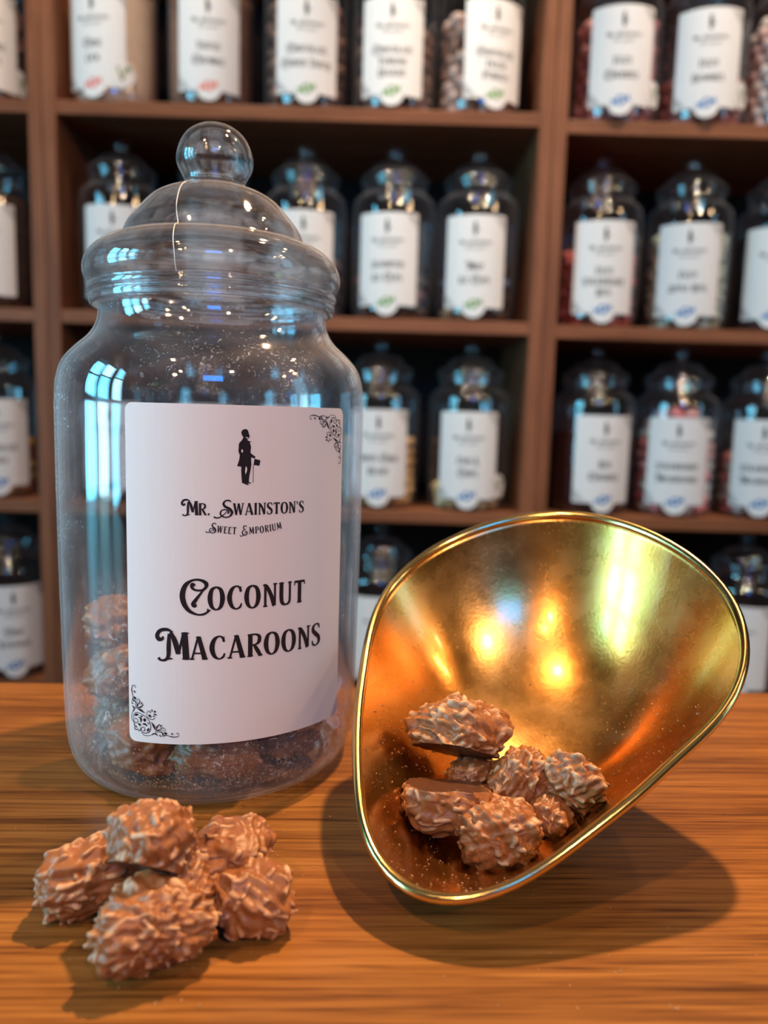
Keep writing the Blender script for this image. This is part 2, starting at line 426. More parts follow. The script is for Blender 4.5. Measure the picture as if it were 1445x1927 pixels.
# ------------------------------------------------------------------ lettering: strokes -> flat quads
T = 0.155
def srf(x, y, w=0.2): return [(x - w / 2, y, .035), (x, y, .075), (x + w / 2, y, .035)]
G = {
 'I': (.28, [[(.14, 0, T), (.14, 1, T)], srf(.14, .02, .25), srf(.14, .98, .25)]),
 'A': (.70, [[(.10, 0, .07), (.34, 1, .07)], [(.36, 1, .14), (.60, 0, .17)], [(.17, .27, .06), (.55, .27, .06)], srf(.10, .02), srf(.60, .02, .24), [(.26, .98, .05), (.40, .98, .08)]]),
 'C': (.64, [[(.57, .76, .09), (.52, .93, .08), (.38, 1.0, .06), (.2, .86, .13), (.11, .5, .17), (.2, .14, .13), (.38, .0, .06), (.54, .08, .08), (.6, .24, .05)], [(.575, .98, .03), (.575, .74, .05)]]),
 'O': (.70, [[(.35, 1.0, .06), (.17, .86, .13), (.10, .5, .17), (.17, .14, .13), (.35, 0, .06), (.53, .14, .13), (.60, .5, .17), (.53, .86, .13), (.35, 1.0, .06)]]),
 'N': (.66, [[(.13, 0, .09), (.13, .98, .09)], [(.03, .97, .06), (.18, .90, .13), (.38, .5, .15), (.53, .0, .15)], [(.56, .02, .08), (.56, 1, .08)], srf(.13, .02), srf(.57, .98, .2)]),
 'U': (.66, [[(.13, 1, T), (.13, .3, T), (.19, .07, .13), (.34, 0, .07), (.49, .08, .10), (.53, .3, .09), (.53, 1, .09)], srf(.13, .98, .24), srf(.53, .98)]),
 'T': (.58, [[(.29, 0, T), (.29, .98, T)], [(.04, .96, .09), (.54, .96, .09)], [(.05, .99, .05), (.03, .80, .04)], [(.53, .99, .05), (.56, .80, .04)], srf(.29, .02, .26)]),
 'M': (.82, [[(.12, 0, .08), (.16, 1, .08)], [(.16, 1, .15), (.41, .15, .15)], [(.41, .15, .07), (.65, 1, .08)], [(.65, 1, T), (.70, 0, T)], srf(.12, .02), srf(.70, .02, .24), srf(.12, .98, .14)]),
 'R': (.64, [[(.15, 0, T), (.15, 1, T)], [(.04, .97, .07), (.36, .98, .07), (.51, .88, .12), (.51, .66, .13), (.38, .53, .07), (.18, .51, .06)], [(.30, .52, .09), (.42, .3, .14), (.57, .0, .13)], srf(.15, .02, .24), srf(.58, .02, .16)]),
 'P': (.58, [[(.15, 0, T), (.15, 1, T)], [(.04, .97, .07), (.36, .98, .07), (.50, .86, .12), (.50, .62, .13), (.36, .48, .07), (.18, .46, .06)], srf(.15, .02, .24)]),
 'S': (.54, [[(.47, .78, .05), (.42, .95, .08), (.28, 1, .06), (.13, .9, .11), (.12, .70, .15), (.27, .53, .17), (.43, .36, .15), (.44, .13, .12), (.28, 0, .06), (.12, .05, .08), (.07, .24, .05)]]),
 'W': (.86, [[(.08, 1, T), (.25, 0, .14)], [(.25, 0, .07), (.42, 1, .07)], [(.42, 1, T), (.60, 0, .14)], [(.60, 0, .07), (.78, 1, .07)], srf(.08, .98, .22), srf(.78, .98)]),
 'E': (.52, [[(.14, 0, T), (.14, 1, T)], [(.06, .97, .07), (.46, .97, .07)], [(.46, .99, .05), (.47, .80, .04)], [(.14, .56, .06), (.38, .56, .06)], [(.06, .03, .07), (.46, .03, .07)], [(.46, .0, .05), (.49, .22, .04)]]),
 'F': (.50, [[(.14, 0, T), (.14, 1, T)], [(.06, .97, .07), (.46, .97, .07)], [(.46, .99, .05), (.47, .80, .04)], [(.14, .52, .06), (.38, .52, .06)], srf(.14, .02, .24)]),
 'L': (.50, [[(.14, 0, T), (.14, 1, T)], srf(.14, .98, .24), [(.06, .03, .07), (.46, .03, .07)], [(.46, 0, .05), (.48, .24, .04)]]),
 'H': (.68, [[(.14, 0, T), (.14, 1, T)], [(.54, 0, T), (.54, 1, T)], [(.14, .55, .06), (.54, .55, .06)], srf(.14, .02, .24), srf(.14, .98, .24), srf(.54, .02, .24), srf(.54, .98, .24)]),
 'B': (.62, [[(.15, 0, T), (.15, 1, T)], [(.05, .97, .07), (.34, .98, .07), (.46, .87, .12), (.44, .66, .12), (.30, .55, .06), (.16, .54, .06)], [(.30, .55, .06), (.50, .42, .13), (.52, .16, .14), (.34, .02, .07), (.05, .03, .07)]]),
 'D': (.68, [[(.15, 0, T), (.15, 1, T)], [(.05, .97, .07), (.32, .97, .07), (.52, .82, .13), (.58, .5, .16), (.52, .18, .13), (.32, .03, .07), (.05, .03, .07)]]),
 'G': (.68, [[(.57, .76, .09), (.52, .93, .08), (.38, 1.0, .06), (.2, .86, .13), (.11, .5, .17), (.2, .14, .13), (.38, .0, .06), (.54, .08, .10)], [(.57, 0.03, .14), (.57, .44, .14)], srf(.57, .44, .22)]),
 'K': (.64, [[(.15, 0, T), (.15, 1, T)], [(.54, 1, .07), (.20, .46, .07)], [(.26, .54, .10), (.58, 0, .16)], srf(.15, .02, .24), srf(.15, .98, .24)]),
 'Y': (.60, [[(.07, 1, T), (.30, .46, .13)], [(.30, .46, .07), (.54, 1, .08)], [(.30, 0, T), (.30, .48, T)], srf(.30, .02, .24)]),
 'Z': (.56, [[(.08, .96, .08), (.46, .96, .08)], [(.46, .97, .15), (.08, .03, .15)], [(.08, .04, .08), (.50, .04, .08)], [(.50, 0, .05), (.51, .22, .04)]]),
 'V': (.62, [[(.08, 1, T), (.30, 0, .14)], [(.30, 0, .07), (.54, 1, .08)], srf(.08, .98, .2)]),
 'Q': (.70, [[(.35, 1.0, .06), (.10, .5, .17), (.35, 0, .06), (.60, .5, .17), (.35, 1.0, .06)], [(.35, .1, .1), (.65, -.12, .1)]]),
 'J': (.40, [[(.24, 1, T), (.24, .2, T), (.14, 0, .1), (.02, .1, .1)]]),
 '&': (.66, [[(.58, .0, .1), (.2, .7, .12), (.3, 1, .08), (.42, .8, .08), (.12, .35, .13), (.22, .02, .1), (.45, .1, .08), (.58, .42, .05)]]),
 '.': (.24, [[(.05, .07, .15), (.18, .07, .15)]]),
 "'": (.20, [[(.11, 1.0, .13), (.10, .72, .03)]]),
 ' ': (.34, []),
 # swash initials
 '1M': (1.22, [[(.64, 1.20, .05), (.40, 1.30, .12), (.14, 1.24, .13), (.02, 1.02, .14), (.10, .86, .16), (.24, .90, .10), (.24, 1.0, .04)],
               [(.50, 1.12, .10), (.48, .6, .15), (.46, .14, .13), (.34, -.04, .10), (.16, -.06, .08), (.06, .04, .11)], srf(.50, .02, .26),
               [(.56, 1.2, .10), (.72, .8, .18), (.86, .24, .17)], [(.86, .22, .07), (1.06, 1.16, .10)], [(1.10, 1.16, .20), (1.16, .0, .22)], srf(1.16, .02, .32), srf(1.12, 1.16, .30)]),
 '1C': (1.02, [[(1.15, .02, .15), (1.09, -.09, .08), (.92, -.19, .08), (.68, -.20, .07), (.36, -.04, .13), (.15, .28, .18), (.09, .68, .19), (.22, 1.08, .15), (.50, 1.29, .08), (.80, 1.30, .09), (1.03, 1.16, .14), (1.02, .98, .11), (.86, .86, .08), (.60, .87, .08), (.47, .99, .11), (.50, 1.10, .14), (.60, 1.07, .08)],
               [(1.0, .98, .07), (.82, .72, .08), (.63, .45, .12), (.52, .26, .15), (.58, .17, .12), (.65, .24, .05)]]),
 '1S': (1.28, [[(1.18, 1.12, .06), (1.02, 1.26, .10), (.74, 1.24, .10), (.58, 1.00, .15), (.70, .74, .17), (1.06, .52, .19), (1.24, .18, .18), (1.02, -.14, .10), (.62, -.18, .09), (.34, .08, .11), (.44, .40, .09), (.76, .46, .08), (.98, .30, .10), (.92, .12, .13)],
               [(1.0, .5, .05), (.58, .02, .07), (.18, -.24, .09), (-.10, -.20, .11), (-.14, -.12, .09)]]),
 '1E': (1.18, [[(1.0, 1.05, .07), (.80, 1.24, .10), (.52, 1.14, .13), (.48, .86, .13), (.74, .66, .08), (.92, .70, .06)],
               [(.74, .66, .08), (.40, .48, .13), (.32, .12, .15), (.58, -.17, .10), (.94, -.06, .12), (1.06, .24, .12), (.88, .40, .08), (.70, .28, .10)],
               [(1.0, .36, .05), (.52, -.12, .07), (.18, -.30, .09), (-.06, -.22, .10)]]),
}
def stroke_quads(pts, n, vs, fs, f=lambda p: p, wk=1.0):
    c = catmull(pts, n)
    p = c[:, :2]; w = np.maximum(c[:, 2], 1e-6) * wk
    d = np.gradient(p, axis=0)
    d /= np.maximum(np.linalg.norm(d, axis=1, keepdims=True), 1e-9)
    nn = np.stack([-d[:, 1], d[:, 0]], 1)
    b = len(vs)
    for i in range(len(p)):
        vs.append(f(p[i] + nn[i] * w[i] / 2)); vs.append(f(p[i] - nn[i] * w[i] / 2))
    for i in range(len(p) - 1):
        fs.append((b + 2 * i, b + 2 * i + 1, b + 2 * i + 3, b + 2 * i + 2))
def text_line(txt, width, cap, u0, v0, vs, fs, n=5, first=None, space=0.06, swash=None, arc=None, max_w=None):
    """One line of caps centred at u0, baseline v0, stretched to `width`.  swash: letters set as swash initials."""
    toks, i = [], 0
    start = True
    for ch in txt:
        if ch == ' ': toks.append(' '); start = True; continue
        if start and swash and ('1' + ch) in G and ch in swash: toks.append('1' + ch)
        elif start and first: toks.append('+' + ch)
        else: toks.append(ch)
        start = False
    x, items = 0.0, []
    for t in toks:
        if t.startswith('+'):
            a, st = G[t[1:]]; k = 1.28
            items.append((x, k, -0.14, st)); x += a * k + space
        else:
            a, st = G[t]; items.append((x, 1.0, 0.0, st)); x += a + space
    total = x - space
    sx = (width / total) if width else cap
    if max_w and sx * total > max_w: sx = max_w / total
    for (x0, k, dy, st) in items:
        for s in st:
            def f(p, x0=x0, k=k, dy=dy):
                u = (x0 + p[0] * k - total / 2) * sx; v = (p[1] * k + dy) * cap
                if arc:                      # sagging baseline
                    a = u / arc
                    return (u0 + (arc - v) * math.sin(a), v0 + arc - (arc - v) * math.cos(a))
                return (u0 + u, v0 + v)
            stroke_quads(s, n if len(s) > 2 else 3, vs, fs, f, 1.18)
def poly_fill(pts, vs, fs):
    tris = tessellate_polygon([[Vector((p[0], p[1], 0)) for p in pts]])
    b = len(vs); vs.extend([tuple(p) for p in pts])
    fs.extend([(b + a, b + c, b + d) for a, c, d in tris])
def bend(vs, r):
    return [(r * math.sin(u / r), -r * math.cos(u / r), v) for u, v in vs]
def flat_mesh(vs, fs, r):
    return mesh(bend(vs, r), fs)

# the little gentleman with cane and top hat (outline in units of the figure's own grid)
MAN = [(520,222),(470,232),(430,270),(415,310),(425,360),(450,405),(470,440),(450,490),(420,530),(365,585),(350,640),(350,720),(340,790),(355,850),(380,910),(375,960),(360,1040),(335,1120),(308,1200),(360,1200),(425,1218),(415,1300),(425,1450),(440,1640),(500,1660),(560,1690),(610,1700),(628,1690),(590,1660),(575,1648),(640,1658),(695,1655),(680,1640),(622,1620),(625,1540),(640,1420),(670,1290),(680,1200),(690,1165),(682,1060),(680,960),(760,990),(790,990),(795,950),(760,920),(700,880),(660,840),(670,760),(675,690),(660,620),(635,575),(685,560),(650,540),(590,530),(580,500),(585,470),(612,465),(625,440),(630,415),(645,395),(625,370),(612,330),(600,280),(580,240),(550,225)]
HAT = [(790,1005),(935,1045),(905,1190),(775,1165),(750,1185),(745,1170),(770,1020)]
GAPS = [[(430,750),(455,770),(466,805),(445,842),(425,835),(415,790)], [(540,1200),(560,1225),(575,1275),(562,1345),(530,1420),(520,1330),(530,1250)], [(520,432),(570,432),(606,466),(585,472),(550,452)]]
CANE = [(742, 1185, 13), (738, 1630, 13)]
def man_xy(p, s, u0, v0): return (u0 + (p[0] - 500) * s, v0 + (1700 - p[1]) * s)
def add_man(vs, fs, s, u0, v0):
    poly_fill([man_xy(p, s, u0, v0) for p in MAN], vs, fs)
    poly_fill([man_xy(p, s, u0, v0) for p in HAT], vs, fs)
    stroke_quads([(man_xy(p, s, u0, v0)[0], man_xy(p, s, u0, v0)[1], p[2] * s) for p in CANE], 2, vs, fs)
# scroll and leaf corner ornament
SC1 = [[(140,165,10),(120,230,14),(118,300,18),(140,400,12),(150,470,14),(120,515,16)], [(140,170,8),(190,165,10),(215,195,10),(190,215,8)], [(165,295,6),(190,315,28),(210,340,6)], [(175,430,8),(195,465,48),(210,505,8)],
       [(140,510,16),(200,540,22),(225,590,18),(215,660,10),(195,720,8)], [(205,545,10),(140,540,10),(115,575,10),(130,605,14),(155,590,18)], [(120,660,10),(165,690,26),(172,750,14),(150,790,8)], [(165,740,14),(130,810,9),(105,890,9),(110,980,9),(170,1050,9)],
       [(230,710,8),(262,640,24),(272,590,18),(290,560,8)], [(250,700,8),(330,670,28),(400,620,8)], [(310,600,10),(322,540,18),(310,490,8)], [(270,560,6),(250,500,8),(290,470,8),(315,500,8)], [(340,600,8),(375,570,20),(360,540,6)], [(400,630,6),(385,600,16),(410,610,6)], [(260,715,8),(345,740,40),(440,800,8)]]
SC2 = [[(150,960,8),(170,860,11),(240,805,11),(330,820,11),(450,880,11),(520,940,11),(570,1040,13),(580,1150,13),(540,1240,13),(450,1275,13),(370,1250,11),(340,1190,9)], [(340,1200,10),(370,1140,11),(430,1150,11),(440,1200,13),(410,1225,22)], [(150,960,10),(170,1030,11),(230,1050,11),(270,1000,11),(230,950,11),(190,965,17)],
       [(180,1050,10),(170,1100,15),(190,1140,13),(175,1190,13),(215,1220,15),(260,1200,13),(290,1235,15),(330,1210,13),(320,1150,10)], [(190,890,8),(230,860,42),(290,850,8)], [(290,910,10),(340,940,36),(340,1030,14)], [(400,970,20),(435,965,74),(470,970,20)], [(380,1070,14),(440,1060,36),(490,1110,12)], [(490,1230,10),(520,1190,42),(540,1140,8)], [(270,1060,14),(310,1090,42),(330,1120,10)], [(340,860,8),(350,890,24),(390,870,12)], [(205,1120,8),(225,1150,18),(250,1165,8)],
       [(500,890,9),(485,810,9),(520,740,9),(570,740,11)], [(500,890,9),(580,930,11),(660,920,11),(690,870,9)], [(530,830,10),(560,850,46),(600,890,8)], [(605,690,6),(620,730,26),(625,745,8)], [(660,760,10),(690,740,38),(705,725,8)], [(650,790,8),(690,810,26),(740,820,6)], [(560,760,10),(575,765,30),(590,770,8)], [(640,860,8),(660,850,26),(680,840,6)], [(505,1010,6),(525,1040,20),(510,1060,6)]]
SCROLL = SC1 + [[(1400 - y, 1440 - x, w) for x, y, w in s] for s in SC1] + SC2
LW, LH = 0.0998, 0.1412           # label width along the paper, height
def add_scrolls(vs, fs, n, v_lo, flips=(0, 1)):
    k = 1.0 / 11.115 * 0.000203
    for flip in flips:
        for s in SCROLL:
            pts = []
            for x, y, w in s:
                u = -LW / 2 + (x - 45) * k; v = v_lo + (1500 - y) * k
                if flip: u, v = -u, 2 * v_lo + LH - v
                pts.append((u, v, w * k * 1.25))
            stroke_quads(pts, n, vs, fs)
def rounded_label(w, h, v0, rad=0.0032, nu=40):
    """curved paper: columns of quads with rounded corners, flat coordinates"""
    us = np.unique(np.concatenate([np.linspace(-w / 2, w / 2, nu), -w / 2 + rad * (1 - np.cos(np.linspace(0, math.pi / 2, 7))), w / 2 - rad * (1 - np.cos(np.linspace(0, math.pi / 2, 7)))]))
    vs, fs = [], []
    for u in us:
        e = max(0.0, abs(u) - (w / 2 - rad)); d = rad - math.sqrt(max(0, rad * rad - e * e))
        vs += [(u, v0 + d), (u, v0 + h - d)]
    for i in range(len(us) - 1):
        fs.append((2 * i, 2 * i + 2, 2 * i + 3, 2 * i + 1))
    return vs, fs
def disc(u0, v0, r, n=40):
    vs = [(u0, v0)]; fs = []
    for ring in (0.5, 1.0):
        for k in range(n):
            a = 2 * math.pi * k / n
            vs.append((u0 + r * ring * math.cos(a), v0 + r * ring * math.sin(a)))
    for k in range(n):
        k2 = (k + 1) % n
        fs.append((0, 1 + k, 1 + k2)); fs.append((1 + k, 1 + n + k, 1 + n + k2, 1 + k2))
    return vs, fs

# ------------------------------------------------------------------ jars
BODY = [(0, .0022), (.040, .0014), (.054, .0), (.060, .0006), (.0652, .0036), (.0685, .0090), (.0703, .0170), (.0712, .0300), (.0719, .070), (.0725, .115), (.0726, .165), (.0724, .178), (.0716, .186), (.0690, .1935), (.0640, .1995), (.0580, .2050), (.0546, .2100), (.0532, .2150), (.0530, .2190), (.0522, .2205), (.0520, .2275), (.0528, .2290), (.0520, .2305)]
def dense(profile, n=4):
    lo = min(b for a, b in profile)
    return [(max(p[0], 0.0), max(p[1], lo)) for p in catmull([(a, b, 0) for a, b in profile], n)[:, :2]]
def shell(profile, t):
    """closed thin shell of revolution: outer wall up, inner wall back down"""
    P = np.array(profile); d = np.gradient(P, axis=0); d /= np.maximum(np.linalg.norm(d, axis=1, keepdims=True), 1e-9)
    inn = P - np.stack([d[:, 1], -d[:, 0]], 1) * t
    inn[:, 0] = np.maximum(inn[:, 0], 0)
    inn[0, 0] = 0 if P[0, 0] < 1e-6 else inn[0, 0]
    return [tuple(p) for p in P] + [tuple(p) for p in inn[::-1]]
HERO_LID = [(.0520, .2192), (.0560, .2190), (.0570, .2205), (.0572, .2228), (.0566, .2240), (.0578, .2252), (.0577, .2272), (.0572, .2284), (.0588, .2310), (.0596, .2340), (.0594, .2375), (.0580, .2412), (.0550, .2448), (.0508, .2478), (.0462, .2496), (.0436, .2504), (.0424, .2518), (.0414, .2545), (.0398, .2578), (.0372, .2612), (.0335, .2655), (.0290, .2700), (.0235, .2732), (.0185, .2750), (.0150, .2762), (.0, .2764)]
HERO_KNOB = [(.0, .2763), (.0146, .2763), (.0140, .2778), (.0143, .2800), (.0158, .2828), (.0172, .2856), (.0177, .2885), (.0172, .2920), (.0155, .2965), (.0125, .3005), (.0080, .3035), (.0035, .3046), (.0, .3047)]
BG_LID = [(.0520, .2090), (.0560, .2088), (.0572, .2110), (.0570, .2150), (.0586, .2180), (.0596, .2215), (.0590, .2255), (.0560, .2300), (.0500, .2335), (.0440, .2355), (.0425, .2375), (.0405, .2420), (.0350, .2470), (.0260, .2505), (.0150, .2522), (.0, .2525)]
BG_KNOB = [(.0, .2524), (.0092, .2524), (.0088, .2545), (.0112, .2578), (.0142, .2618), (.0148, .2660), (.0138, .2706), (.0105, .2748), (.0055, .2772), (.0, .2777)]
BG_S = 0.92
BG_LID = [(r * BG_S, z) for r, z in BG_LID]
BG_KNOB = [(r * BG_S, z) for r, z in BG_KNOB]
BG_BODY = [(r * BG_S, z if z < .18 else .18 + (z - .18) * 0.80) for r, z in BODY]

def label_height(jar): return 0.0

# ---- big jar
HJX, HJY = -0.084, 0.380
hero = thing('sweet_jar', 'large clear plastic jar standing on the counter, white label reading Coconut Macaroons', 'jar', (HJX, HJY, COUNTER_Z))
hb = link('jar_body', lathe(shell(dense(BODY), 0.0012), 128), M_jar, hero)
hl = link('lid', lathe(shell(dense(HERO_LID), 0.0014), 128), M_lid, hero)
link('knob', lathe(dense(HERO_KNOB) + [(r * .86, z * .86 + .2885 * .14) for r, z in dense(HERO_KNOB)[::-1]], 96), M_lid, hl)
seam = [(-.0185, .2752, -21), (-.0290, .2702, -17), (-.0372, .2614, -13), (-.0414, .2547, -10), (-.0437, .2506, -8), (-.0512, .2478, -6), (-.0584, .2412, -4), (-.0600, .2345, -3), (-.0592, .2312, -3), (-.0577, .2284, -3)]
sp = catmull([(abs(r) * math.sin(R(a)), -abs(r) * math.cos(R(a)), z) for r, z, a in seam], 5)
vs, fs = [], []
for i, p in enumerate(sp):
    for j in range(6):
        a = 2 * math.pi * j / 6
        vs.append((p[0] + .00022 * math.cos(a), p[1], p[2] + .00022 * math.sin(a)))
for i in range(len(sp) - 1):
    for j in range(6):
        fs.append((i * 6 + j, i * 6 + (j + 1) % 6, i * 6 + 6 + (j + 1) % 6, i * 6 + 6 + j))
link('mould_seam', mesh(vs, fs), plain('seam_plastic', (0.75, 0.72, 0.70), 0.4), hl)
LR = 0.0732
LANG = R(22.8)
LV0 = 0.0337
vs, fs = rounded_label(LW, LH, LV0)
lab = link('paper_label', flat_mesh(vs, fs, LR), M_paper, hero, False)
lab.rotation_euler = (0, 0, LANG)
vs, fs = [], []
text_line("MR. SWAINSTON'S", 0.0520, 0.0047, -0.0004, 0.1306, vs, fs, 8, swash='MS', space=.05)
text_line('SWEET EMPORIUM', 0.0315, 0.0028, -0.0008, 0.1226, vs, fs, 8, swash='SE', space=.14, arc=0.075)
link('shop_name_lettering', flat_mesh(vs, fs, LR + 0.00016), M_ink, lab, False)
vs, fs = [], []
text_line('COCONUT', 0.0540, 0.0096, -0.0002, 0.0914, vs, fs, 10, swash='C', space=.07)
text_line('MACAROONS', 0.0734, 0.0096, -0.0004, 0.0705, vs, fs, 10, swash='M', space=.06)
link('product_name_lettering', flat_mesh(vs, fs, LR + 0.00016), M_ink, lab, False)
vs, fs = [], []
add_man(vs, fs, 0.0000153, -0.0016, 0.1428)
em = link('gentleman_silhouette', flat_mesh(vs, fs, LR + 0.00016), M_ink, lab, False)
gv, gf = [], []
for gp in GAPS: poly_fill([man_xy(p, 0.0000153, -0.0016, 0.1428) for p in gp], gv, gf)
link('silhouette_gaps', flat_mesh(gv, gf, LR + 0.00024), M_paper, lab, False)
for flip in (0, 1):
    vs, fs = [], []
    add_scrolls(vs, fs, 6, LV0, (flip,))
    link('scrollwork', flat_mesh(vs, fs, LR + 0.00016), M_ink, lab, False)

# ---- jars on the shelves
BGR = 0.0672
BLV0 = 0.0200
me_bg_body = lathe(shell(dense(BG_BODY, 3), 0.0012), 64)
me_bg_lid = lathe(shell(dense(BG_LID, 3), 0.0013), 64)
me_bg_knob = lathe(dense(BG_KNOB, 3), 32)
vs, fs = rounded_label(LW, LH, BLV0)
me_bg_label = flat_mesh(vs, fs, BGR)
vs, fs = [], []
add_man(vs, fs, 0.0000153, -0.0016, BLV0 + 0.109)
me_bg_man = flat_mesh(vs, fs, BGR + .0002)
me_bg_scroll = []
for flip in (0, 1):
    vs, fs = [], []
    add_scrolls(vs, fs, 2, BLV0, (flip,))
    me_bg_scroll.append(flat_mesh(vs, fs, BGR + .0002))
vs, fs = disc(0, BLV0 + 0.004, 0.0195)
me_sticker = flat_mesh(vs, fs, BGR + .0005)
vs, fs = [], []
def rot2(p, a): return (p[0] * math.cos(a) - p[1] * math.sin(a), p[0] * math.sin(a) + p[1] * math.cos(a))
def sym(pts): return [(rot2(p, R(14))[0], rot2(p, R(14))[1] + BLV0 + 0.006) for p in pts]
poly_fill(sym([(0.0080 * math.cos(2 * math.pi * k / 28), 0.0072 * math.sin(2 * math.pi * k / 28)) for k in range(28)]), vs, fs)
poly_fill(sym([(.0070, 0.001), (.0142, .0062), (.0130, .0), (.0146, -.0052), (.0070, -.001)]), vs, fs)
poly_fill(sym([(-.0070, -.001), (-.0142, -.0062), (-.0130, .0), (-.0146, .0052), (-.0070, .001)]), vs, fs)
me_symbol = flat_mesh(vs, fs, BGR + .0008)
vs, fs = disc(0, 0, 0.0190)
me_vsticker_flat = (vs, fs)
vs, fs = [], []
stroke_quads([(-.008, .010, .0032), (-.001, -.010, .0034)], 3, vs, fs)
stroke_quads([(-.001, -.010, .0028), (.003, .004, .0030), (.009, .010, .0060), (.011, .004, .003)], 4, vs, fs)
me_vletter_flat = (vs, fs)
for m_, mt in ((me_bg_body, M_jar_bg), (me_bg_lid, M_jar_bg), (me_bg_knob, M_jar_bg), (me_bg_label, M_paper), (me_bg_man, M_ink), (me_bg_scroll[0], M_ink), (me_bg_scroll[1], M_ink), (me_sticker, M_paper)):
    m_.materials.append(mt)
SYM = {}
for nm, mt in (('blue', M_blue), ('green', M_green), ('red', M_red)):
    SYM[nm] = me_symbol.copy(); SYM[nm].materials.append(mt)

def shelf_jar(label, x, z, ang, lines, badge=None, vegan=None, y=1.31, smooth=True):
    j = thing('sweet_jar', label, 'jar', (x, y, z + 0.0004), 0, 'sweet jars on the shelves')
    link('jar_body', me_bg_body, None, j)
    l = link('lid', me_bg_lid, None, j)
    link('knob', me_bg_knob, None, l)
    rz = R(ang) - math.atan2(x, y)
    p = link('paper_label', me_bg_label, None, j, False); p.rotation_euler = (0, 0, rz)
    link('gentleman_silhouette', me_bg_man, None, p, False)
    for sm in me_bg_scroll: link('scrollwork', sm, None, p, False)
    vs, fs = [], []
    text_line("MR. SWAINSTON'S", 0.0520, 0.0047, 0, BLV0 + .0969, vs, fs, 3, swash='MS', space=.05)
    text_line('SWEET EMPORIUM', 0.0315, 0.0028, 0, BLV0 + .0889, vs, fs, 3, swash='SE', space=.14, arc=0.075)
    link('shop_name_lettering', flat_mesh(vs, fs, BGR + .0002), M_ink, p, False)
    vs, fs = [], []
    n = len(lines)
    pitch = 0.0205 if n < 3 else 0.0165
    top = BLV0 + (0.0578 if n < 3 else 0.0600)
    for i, t in enumerate(lines):
        text_line(t, None, 0.0096, 0, top - i * pitch, vs, fs, 3, first=True, swash='CM', space=.06, max_w=0.084)
    if lines: link('product_name_lettering', flat_mesh(vs, fs, BGR + .0002), M_ink, p, False)
    if badge:
        s = link('round_sticker', me_sticker, None, j, False); s.rotation_euler = (0, 0, rz)
        link('sweet_symbol', SYM[badge], None, s, False)
    if vegan is not None:
        vz = 0.042
        s = link('vegan_sticker', mesh(bend([(u, v + vz) for u, v in me_vsticker_flat[0]], BGR + .0006), me_vsticker_flat[1]), M_paper, j, False)
        s.rotation_euler = (0, 0, rz + R(vegan))
        link('leaf_letter', mesh(bend([(u, v + vz) for u, v in me_vletter_flat[0]], BGR + .0009), me_vletter_flat[1]), M_olive, s, False)
    return j
def jx(px, row, Y=1.31):
    """x of a jar axis seen at pixel column px in a given row"""
    yy = {0: 120, 1: 470, 2: 850, 3: 1180}[row]
    return at_y(px, yy, Y).x
JARS = {}
def J(key, label, px, row, ang, lines, badge=None, vegan=None, right=False, y=1.31):
    z = (ROWS_R if right else ROWS)[row]
    x = jx(px, row, y)
    JARS[key] = (x, y, z)
    return shelf_jar(label, x, z, ang, lines, badge, vegan, y)
J('milkshake', 'jar of brown sweets at the top left, label ending in AKE and S', -34, 0, 4, ['MILKSHAKE', 'BOTTLES'], None, 50)
J('lick', 'jar of pale tan powder on the top shelf, label reading Choc Lick', 217, 0, -29, ['CHOC', 'LICK'], 'red', 38)
J('crumble', 'jar on the top shelf labelled Toffee Crumble, red sticker', 398, 0, -4, ['TOFFEE', 'CRUMBLE'], 'red')
J('cinder', 'jar on the top shelf labelled Chocolate Cinder Toffee, green sticker', 577, 0, 0, ['CHOCOLATE', 'CINDER TOFFEE'], 'green')
J('turkish', 'jar on the top shelf labelled Chocolate Turkish Delight, green sticker', 742, 0, -3, ['CHOCOLATE', 'TURKISH', 'DELIGHT'], 'green')
J('pebbles', 'jar on the top shelf labelled Chocolate Filled Pebbles, green sticker', 903, 0, 22, ['CHOCOLATE', 'FILLED', 'PEBBLES'], 'green')
J('cherries', 'jar of pink sweets on the top shelf labelled Fizzy Cherries', 1158, 0, 9, ['FIZZY', 'CHERRIES'], 'blue', 52, True, 1.30)
J('dummies', 'jar on the top shelf at the right labelled Fizzy Dummies', 1322, 0, 8, ['FIZZY', 'DUMMIES'], 'blue', 52, True, 1.30)
J('bonbons', 'jar of pale pink round sweets at the top right edge', 1486, 0, 25, [], None, None, True, 1.30)
J('beans', 'jar of dark brown sweets cut by the left edge, second shelf from top', -16, 1, -12, [])
J('dark', 'dark jar right of the left upright, behind the big jar lid on its left', 231, 1, -12, [])
J('hid', 'jar straight behind the knobbed lid of the big jar, label mostly covered', 402, 1, 0, [])
J('cups3', 'dark jar seen just above the right shoulder of the big jar lid', 574, 1, -2, [], 'green')
J('cups1', 'middle shelf jar with dark sweets, left of the two Ice Cups jars in full view', 740, 1, -8, ['ASSORTED', 'ICE CUPS'], 'green')
J('cups2', 'middle shelf jar labelled Mint Ice Cups beside the double upright', 896, 1, -1, ['MINT', 'ICE CUPS'], 'green')
J('straw', 'jar of red sweets labelled Fizzy Strawberry, right of the double upright', 1126, 1, 10, ['FIZZY', 'STRAWBERRY', 'BITS'], 'blue', None, True)
J('apple', 'jar of pale green sweets on the right, label reading Fizzy Apple', 1294, 1, 3, ['FIZZY', 'APPLE BITS'], 'blue', None, True)
J('navy', 'dark jar cut by the right edge beside the pale green sweets', 1466, 1, -2, [], 'blue', None, True)
J('limes', 'jar of orange and yellow sweets at the left edge, third shelf from top', -4, 2, 0, ['CHOCOLATE', 'LIMES'], 'blue')
J('h1', 'jar seen through the left side of the big jar, behind its blue glints', 231, 2, -18, [], 'blue')
